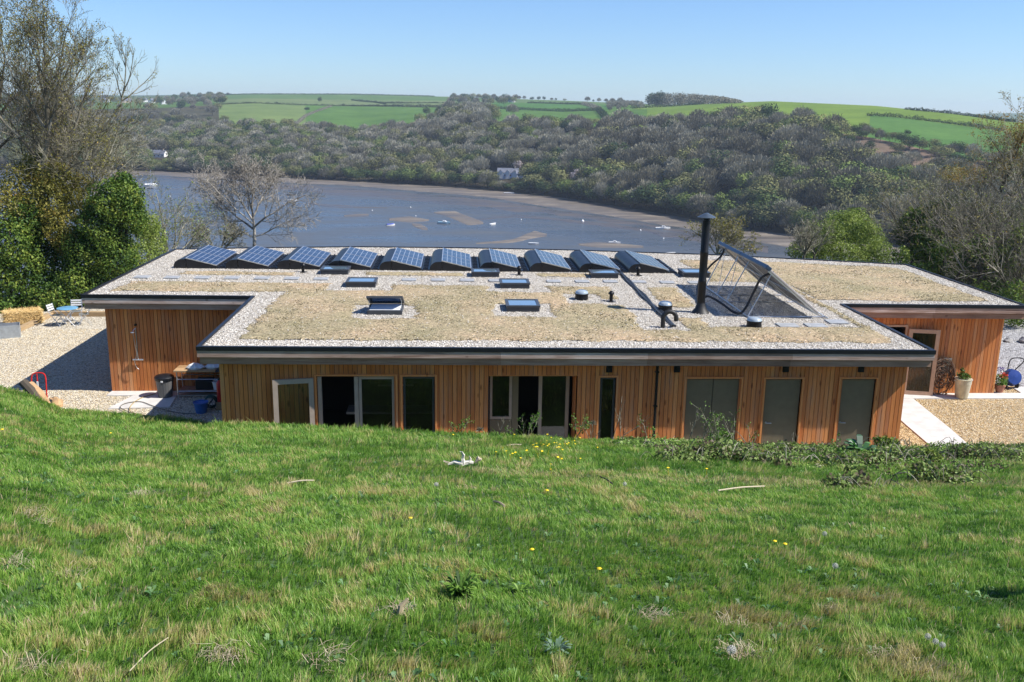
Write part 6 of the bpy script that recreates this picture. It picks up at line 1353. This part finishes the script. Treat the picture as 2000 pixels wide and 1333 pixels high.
# metal trough
def open_box(w, d, h, th=.02):
    mb = MB(); mb.box((-w/2, -d/2, 0), (w/2, -d/2+th, h)); mb.box((-w/2, d/2-th, 0), (w/2, d/2, h)); mb.box((-w/2, -d/2+th, .001), (-w/2+th, d/2-th, h-.001)); mb.box((w/2-th, -d/2+th, .001), (w/2, d/2-th, h-.001)); mb.box((-w/2+th, -d/2+th, 0), (w/2-th, d/2-th, .02)); return mb
t = thing("metal_trough", "grey galvanised rectangular trough at the left edge of the gravel", "planter", (0, 0, 0)); obj("trough", open_box(1.5, .55, .5), simple("zinc", (.42, .46, .50), .4, .6), t)
obj("soil", MB().box((-.72, -.25, .3), (.72, .25, .34)), M['soil'], t); p = at0(-2, 660); t.location = (p[0], p[1], 0); t.rotation_euler = (0, 0, R(22))
# folding table and chairs
t = thing("garden_table", "round folding garden table with pale blue top", "table", (0, 0, 0)); obj("table_top", MB().lathe([(0, .70), (.34, .70), (.35, .71), (.35, .725), (.34, .73), (0, .73)], n=36), M['pblue'], t, sm=True)
for s in (-1, 1):
    lg = MB(); lg.tube([(-.28, s*.2, 0), (.25, s*.2, .70)], .012, 6); lg.tube([(.28, s*.17, 0), (-.25, s*.17, .70)], .012, 6); obj("leg", lg, M['alu'], t)
bc = MB().tube([(-.28, -.2, .02), (-.28, .2, .02)], .012, 6).tube([(.28, -.17, .02), (.28, .17, .02)], .012, 6); obj("cross_bar", bc, M['alu'], t)
p = at0(135, 636); t.location = (p[0], p[1], 0); t.scale = (1.15, 1.15, 1.0)
def chair(px, py, rz, lab):
    t = thing("folding_chair", lab, "chair", (0, 0, 0), "folding garden chairs at the blue table"); st = MB()
    for k in range(6): st.box((-.2, -.19+k*.065, .43), (.2, -.145+k*.065, .445))
    obj("seat", st, M['alu'], t); bk = MB()
    for k in range(3): bk.box((-.2, .235+k*.02, .62+k*.09), (.2, .25+k*.02, .68+k*.09))
    obj("backrest", bk, M['white'], t)
    for s in (-1, 1):
        lg = MB(); lg.tube([(s*.21, -.25, 0), (s*.21, .22, .6), (s*.21, .29, .88)], .011, 6); obj("leg", lg, M['alu'], t); lg = MB(); lg.tube([(s*.19, .26, 0), (s*.19, -.18, .44)], .011, 6); obj("leg", lg, M['alu'], t)
    p = at0(px, py); t.location = (p[0], p[1], 0); t.rotation_euler = (0, 0, R(rz))
chair(166, 634, -70, "folding metal chair right of the blue table"); chair(113, 636, 80, "folding metal chair left of the blue table"); chair(150, 628, 10, "folding metal chair behind the blue table")
# red sack truck
t = thing("sack_truck", "red tubular sack truck leaning at the edge of the bank", "hand truck", (0, 0, 0)); fr = MB(); w = .19
fr.tube(bez([(-w, -.02, 0), (-w, .0, .55), (-w, .05, .95), (-w*.6, .07, 1.08), (w*.6, .07, 1.08), (w, .05, .95), (w, .0, .55), (w, -.02, 0)], 42), .020, 8)
obj("frame", fr, M['red'], t, sm=True); obj("strut", MB().tube([(-w*.15, .0, .15), (-w*.2, .05, 1.06)], .02, 6), M['red'], t); obj("label_strip", MB().box((-w*.15-.025, -.01, .5), (-w*.15+.02, .02, .85)), M['white'], t)
obj("cross_bar", MB().tube([(-w, 0, .45), (w, 0, .45)], .014, 6).tube([(-w, 0, .12), (w, 0, .12)], .014, 6), M['red'], t)
for s in (-1, 1): obj("wheel", MB().lathe([(.02, -.03), (.12, -.03), (.13, 0), (.12, .03), (.02, .03)], n=20).xf(Matrix.Translation((s*.25, .1, .13)) @ Matrix.Rotation(R(90), 4, 'Y')), M['rubber'], t, sm=True)
p = at0(81, 800); t.location = (p[0], p[1], 0); t.rotation_euler = (0, 0, R(8))
# rotten log edging at the top of the bank
for i, (a, b, c_, d_, lab, m_) in enumerate(((46, 748, 78, 785, "weathered split log half buried at the edge of the bank", 'bark_dark'), (58, 752, 95, 795, "pale broken timber plank behind the red sack truck", 'wood'))):
    A = Vector(atY(a, b, 26.2)); B = Vector(atY(c_, d_, 25.8)); o = obj("log", MB().tube([A, (A+B)/2+Vector((0, 0, .03)), B], [.13, .15, .10], 9, .5), M[m_], sm=False); tag(o, lab, "log")
for i, (px, py, lab, c_) in enumerate(((108, 790, "brown sandstone lump at the foot of the bank by the sack truck", (.42, .27, .14)), (84, 788, "buff sandstone block under the sack truck", (.5, .38, .25)))):
    p = at0(px, py+4); mb = MB().lathe([(0, -.02), (.2, 0), (.22, .12), (.12, .24), (0, .26)], n=7); mb.v = [(a+random.uniform(-.06, .06), b+random.uniform(-.04, .04), c+random.uniform(-.04, .04)) for a, b, c in mb.v]; o = obj("rock", mb, simple("sandstone_%d" % i, c_, .9, var=.25, bmp=.4)); o.location = (p[0], p[1], 0); tag(o, lab, "rock")
# dustbin
p = at0(324, 776); t = thing("dustbin", "ribbed grey dustbin with black lid against the larch wall", "bin", (p[0], p[1]-.02, 0)); prof = [(.20, 0), (.25, .58)]; mb = MB(); n = 40; v = []
for (r, z) in ((.20, 0), (.255, .60)):
    for k in range(n): rr_ = r*(1+(.025 if k % 2 else 0)); v.append((p[0]+rr_*math.cos(2*math.pi*k/n), p[1]-.02+rr_*math.sin(2*math.pi*k/n), z))
mb.add(v, [(k, (k+1) % n, n+(k+1) % n, n+k) for k in range(n)]); obj("bin_body", mb, M['binp'], t); obj("lid", MB().lathe([(.285, .58), (.29, .66), (.25, .70), (.1, .735), (0, .74)], (p[0], p[1]-.02, 0), 32), M['plastic'], t, sm=True)
obj("handle", MB().box((p[0]-.02, p[1]-.33, .56), (p[0]+.04, p[1]-.30, .6)), M['white'], t)
# potting bench
bx0, bx1, by0, by1 = -8.60, -6.45, 27.75, 28.38
t = thing("potting_bench", "metal framed potting bench with timber top against the wall", "bench", (bx0, by0, 0)); tp = MB()
for k in range(4): tp.box((bx0, by0+k*.157, .84), (bx0+1.25, by0+.152+k*.157, .885), random.random())
obj("bench_top", tp, M['wood'], t); obj("metal_top", MB().box((bx0+1.26, by0, .84), (bx1, by1, .88)), simple("dark_top", (.05, .055, .065), .35), t)
for x in (bx0+.08, bx1-.1):
    for y in (by0+.04, by1-.06): obj("leg", MB().tube([(x, y, 0), (x, y, .84)], .017, 8), M['alu'], t)
rl = MB()
for z in (.22, .6):
    rl.tube([(bx0+.08, by0+.04, z), (bx1-.1, by0+.04, z)], .014, 6); rl.tube([(bx0+.08, by1-.06, z), (bx1-.1, by1-.06, z)], .014, 6)
obj("rail", rl, M['alu'], t); obj("lower_shelf", MB().box((bx0+.1, by0+.05, .225), (bx1-.12, by1-.07, .24)), M['fascia2'], t)
def bag(x, y, s, lab):
    mb = MB(); rg = random.Random(int(x*100)); n = 14; pr = [(0, 0), (.16, 0), (.19, .05), (.14, .12), (.06, .15), (.0, .16)]; mb.lathe([(a*s, b*s) for a, b in pr], n=n); mb.v = [(a*(1.5)+rg.uniform(-.02, .02), b+rg.uniform(-.02, .02), c+rg.uniform(-.012, .02)) for a, b, c in mb.v]; o = obj("plastic_bag", mb, M['white']); o.location = (x, y, .89); tag(o, lab, "bag")
for (x_, y_, w_, h_, lb) in ((-7.75, 28.05, .5, .42, 'black plastic crate on the ground under the potting bench'), (-6.95, 28.1, .45, .5, 'dark storage box under the right end of the potting bench')):
    t_ = MB().box((x_-w_/2, y_-.2, .25), (x_+w_/2, y_+.2, .25+h_*.7)); tag(obj('storage_crate', t_, M['plastic'], bev=.02), lb.replace('on the ground', 'on the lower shelf'), 'crate')
bag(-8.0, 28.0, 1.0, "crumpled white bag on the timber top of the potting bench"); bag(-7.45, 28.05, .95, "crumpled white bag at the middle of the potting bench")
def bucket(x, y, z, r, h, m, name, lab, rim=True):
    t = thing(name, lab, "bucket", (x, y, z)); obj("body", MB().lathe([(r*.72, 0), (r, h), (r*1.05, h), (r*1.05, h-.02), (r*.97, h-.03)], (x, y, z), 28), m, t, sm=True); obj("base", MB().lathe([(0, .015), (r*.72, .015)], (x, y, z), 24), m, t)
    a = [(x+r*math.cos(q_), y+r*.25*math.sin(q_)-.0, z+h-.02-.5*r*abs(math.sin(q_))) for q_ in np.linspace(math.pi, 2*math.pi, 12)]; obj("bucket_handle", MB().tube(a, .005, 5), M['alu'], t); return t
p = at0(390, 806); bucket(p[0]+.05, p[1], 0, .21, .33, M['blue'], "blue_bucket", "blue plastic bucket standing on the shaded gravel"); bucket(-7.36, 27.93, .245, .15, .26, M['white'], "white_bucket", "white bucket on the lower shelf of the potting bench")
# green hose reel
t = thing("hose_reel", "dark green hose coil on the shaded gravel beside the house corner", "hose reel", at0(413, 800)); mb = MB(); hx_, hy_ = at0(413, 800)[:2]
for k in range(7):
    r = .16+.012*(k % 3); mb.tube([(hx_+r*math.cos(a), hy_+(k-3)*.03, .24+r*math.sin(a)) for a in np.linspace(0, 2*math.pi, 28)], .014, 6, cap=False)
obj("hose_coil", mb, M['dgreen'], t, sm=True); obj("stand", MB().tube([(hx_-.15, hy_-.05, 0), (hx_, hy_, .24), (hx_+.15, hy_-.05, 0)], .012, 6).tube([(hx_, hy_-.15, .24), (hx_, hy_+.2, .24)], .02, 8), M['plastic'], t)
# red extinguisher
ex = at0(431, 800)[:2]; t = thing("red_cylinder", "narrow red gas cylinder against the corner of the house", "cylinder", (ex[0], ex[1], 0)); obj("cylinder", MB().lathe([(.075, 0), (.08, .02), (.08, .55), (.05, .62), (.025, .65)], (ex[0], ex[1], .25), 20), M['red'], t, sm=True)
obj("valve", MB().lathe([(.02, .65), (.035, .66), (.035, .7), (.01, .73)], (ex[0], ex[1], .25), 12), M['black'], t, sm=True); obj("crate_stand", MB().box((ex[0]-.1, ex[1]-.1, 0), (ex[0]+.1, ex[1]+.1, .245)), M['sleeper'], t)
# hoses on the ground
M['hose_o'] = simple("ochre_hose", (.35, .25, .09), .5); M['hose_d'] = simple("dull_hose", (.12, .11, .09), .5)
pts = [(304, 769), (280, 776), (262, 786), (253, 798), (258, 806), (285, 812), (310, 816)]
tag(obj("garden_hose", MB().tube(bez([at0(a, b, .05) for a, b in pts], 48), .012, 6), M['hose_o'], sm=True), "ochre garden hose looped over the white shower slab", "hose")
pts = [(275, 813), (240, 800), (236, 793), (250, 787), (275, 785), (298, 793), (318, 800), (345, 806), (380, 809)]
tag(obj("garden_hose", MB().tube(bez([at0(a, b, .055) for a, b in pts], 60), .012, 6), M['hose_d'], sm=True), "dull grey hose crossing the slab into the shade", "hose")
# outdoor shower
Ys = YL-.0; sx = atY(267, 700, Ys)[0]; zz = lambda py: atY(267, py, Ys)[2]
t = thing("outdoor_shower", "chrome outdoor shower mixer and hose on the larch wall", "shower", (sx, Ys, 0)); y = Ys-.06
obj("valve_bar", MB().tube([(sx-.10, y, zz(702)), (sx+.22, y, zz(702))], .025, 12), M['alu'], t, sm=True); obj("shower_head", MB().lathe([(.0, .02), (.055, .015), (.06, -.01), (0, -.02)], (sx, y-.12, zz(647)), 18), M['alu'], t, sm=True)
obj("riser", MB().tube([(sx+.06, y, zz(702)), (sx+.06, y, zz(640)), (sx, y-.1, zz(645))], .012, 8), M['alu'], t, sm=True); obj("shower_hose", MB().tube(bez([(sx, y-.08, zz(650)), (sx+.02, y-.05, zz(672)), (sx+.05, y-.06, zz(690)), (sx-.03, y-.05, zz(705)), (sx+.01, y-.04, zz(716)), (sx+.07, y-.03, zz(720))], 30), .009, 6), M['alu'], t, sm=True)
obj("bracket", MB().box((sx+.03, y-.02, zz(636)), (sx+.09, Ys, zz(633))), M['black'], t)
# ------------------------------------------------------------------ things by the open glazed door, right
p = at0(1877, 778); t = thing("metal_planter", "tall cream metal pail planter with dark plants beside the open door", "planter", (p[0], p[1], .035)); r0, r1, h = .19, .25, .62
obj("pail", MB().lathe([(r0, 0), (r0+.005, .02), (r1*.96, h*.72), (r1*.99, h*.73), (r1, h-.02), (r1+.02, h), (r1-.01, h)], (p[0], p[1], .035), 32), simple("cream_zinc", (.55, .52, .40), .45, .3), t, sm=True)
obj("soil", MB().lathe([(0, h-.05), (r1-.015, h-.05)], (p[0], p[1], .035), 20), M['soil'], t)
for s in (-1, 1): obj("handle", MB().tube([(p[0]+s*(r1+.01), p[1]-.05, h-.03), (p[0]+s*(r1+.06), p[1], h-.02), (p[0]+s*(r1+.01), p[1]+.05, h-.03)], .009, 6), M['alu'], t)
o = cloud_obj("plants", [(p[0], p[1], .74, .2, .2, .1), (p[0]-.08, p[1], .9, .07, .07, .12)], 500, .03, M['leaf_ivy'], t, seed=3); o.matrix_parent_inverse = Matrix.Translation(-t.location)
# wicker spiral / dried brown sheaf
p = at0(1842, 774); t = thing("twig_bundle", "tangled round sheaf of brown twigs leaning against the wall behind the door", "twigs", (p[0], p[1], 0)); mb = MB(); cx_, cy_, cz_ = p[0]-.12, YR-.16, .62
for k in range(150):
    r = .64*random.random()**.6; a0 = random.random()*6.28; da = random.uniform(.5, 1.6); dr = random.uniform(-.12, .12)
    mb.tube([(cx_+(r+dr*q_)*.72*math.cos(a0+da*q_), cy_+random.uniform(-.04, .04), cz_+(r+dr*q_)*1.0*math.sin(a0+da*q_)) for q_ in np.linspace(0, 1, 7)], .012, 4, random.random())
mb.lathe([(0, 0), (.60, .0)], n=24) if False else None
obj("twigs", mb, tone_mat("brown_wicker", [(0, (.05, .03, .02)), (.5, (.14, .08, .05)), (1, (.30, .2, .13))]), t)
fr = MB(); fr.tube([(cx_-.0, cy_+.05, 0.03), (cx_+.02, cy_+.08, 1.25)], .02, 6, .4); obj("post", fr, M['bark_dark'], t)
p = atY(1848, 712, YR); o = obj("grey_panel", MB().box((p[0]-.28, YR-.09, p[2]-.28), (p[0]+.12, YR-.03, p[2]+.22)), simple("grey_board", (.23, .23, .20), .5)); tag(o, "small grey board fixed to the larch wall above the bundle of brown twigs", "board")
# blue water carrier trolley and flower pot
p = at0(1972, 758); t = thing("garden_trolley", "blue garden trolley with curved black handle on the pale drive", "trolley", (p[0], p[1], 0)); body = MB()
body.lathe([(.0, -.22), (.24, -.2), (.29, 0), (.24, .2), (.0, .22)], n=26).xf(Matrix.Translation((p[0], p[1], .36)) @ Matrix.Rotation(R(70), 4, 'X')); obj("tub", body, simple("navy_plastic", (.02, .05, .22), .35), t, sm=True)
obj("trolley_handle", MB().tube(bez([(p[0]-.1, p[1]+.1, .5), (p[0]-.05, p[1]+.1, .95), (p[0]+.3, p[1]+.1, 1.0), (p[0]+.38, p[1]+.05, .9), (p[0]+.1, p[1]+.1, .55)], 24), .018, 8), M['black'], t, sm=True)
for s in (-1, 1): obj("wheel", MB().lathe([(.02, -.02), (.11, -.02), (.12, 0), (.11, .02), (.02, .02)], n=20).xf(Matrix.Translation((p[0]+s*.2, p[1]-.05, .12)) @ Matrix.Rotation(R(90), 4, 'Y')), M['rubber'], t, sm=True)
p = at0(1951, 768); t = thing("flower_pot", "terracotta pot of red and purple flowers at the house corner", "flower pot", (p[0], p[1], 0)); obj("pot", MB().lathe([(.10, 0), (.15, .24), (.165, .24), (.165, .28), (.14, .28)], (p[0], p[1], 0), 24), simple("terracotta", (.36, .15, .09), .8), t, sm=True)
for nm, ell, n, sz, m_ in (("leaves", (p[0], p[1], .45, .22, .2, .2), 500, .03, M['leaf_fresh']), ("red_flowers", (p[0]+.02, p[1]-.08, .62, .15, .12, .1), 90, .03, simple("red_petal", (.65, .06, .03), .6)), ("purple_flowers", (p[0]-.05, p[1]+.05, .8, .2, .12, .08), 80, .025, simple("purple_petal", (.06, .03, .22), .6))):
    o = cloud_obj(nm, [ell], n, sz, m_, t, seed=4); o.matrix_parent_inverse = Matrix.Translation(-t.location)
# haze ---------------------------------------------------------------------------------
HAZE = 0.00013
if HAZE:
    m, nt, out = new_mat("haze_air"); vp = N(nt, "ShaderNodeVolumePrincipled"); vp.inputs['Color'].default_value = (.70, .83, 1, 1); vp.inputs['Density'].default_value = HAZE; vp.inputs['Anisotropy'].default_value = .2; nt.links.new(vp.outputs[0], out.inputs['Volume'])
    tag(obj("haze", MB().box((-4600, -60, -120), (4600, 4400, 75)), m), kind="stuff")
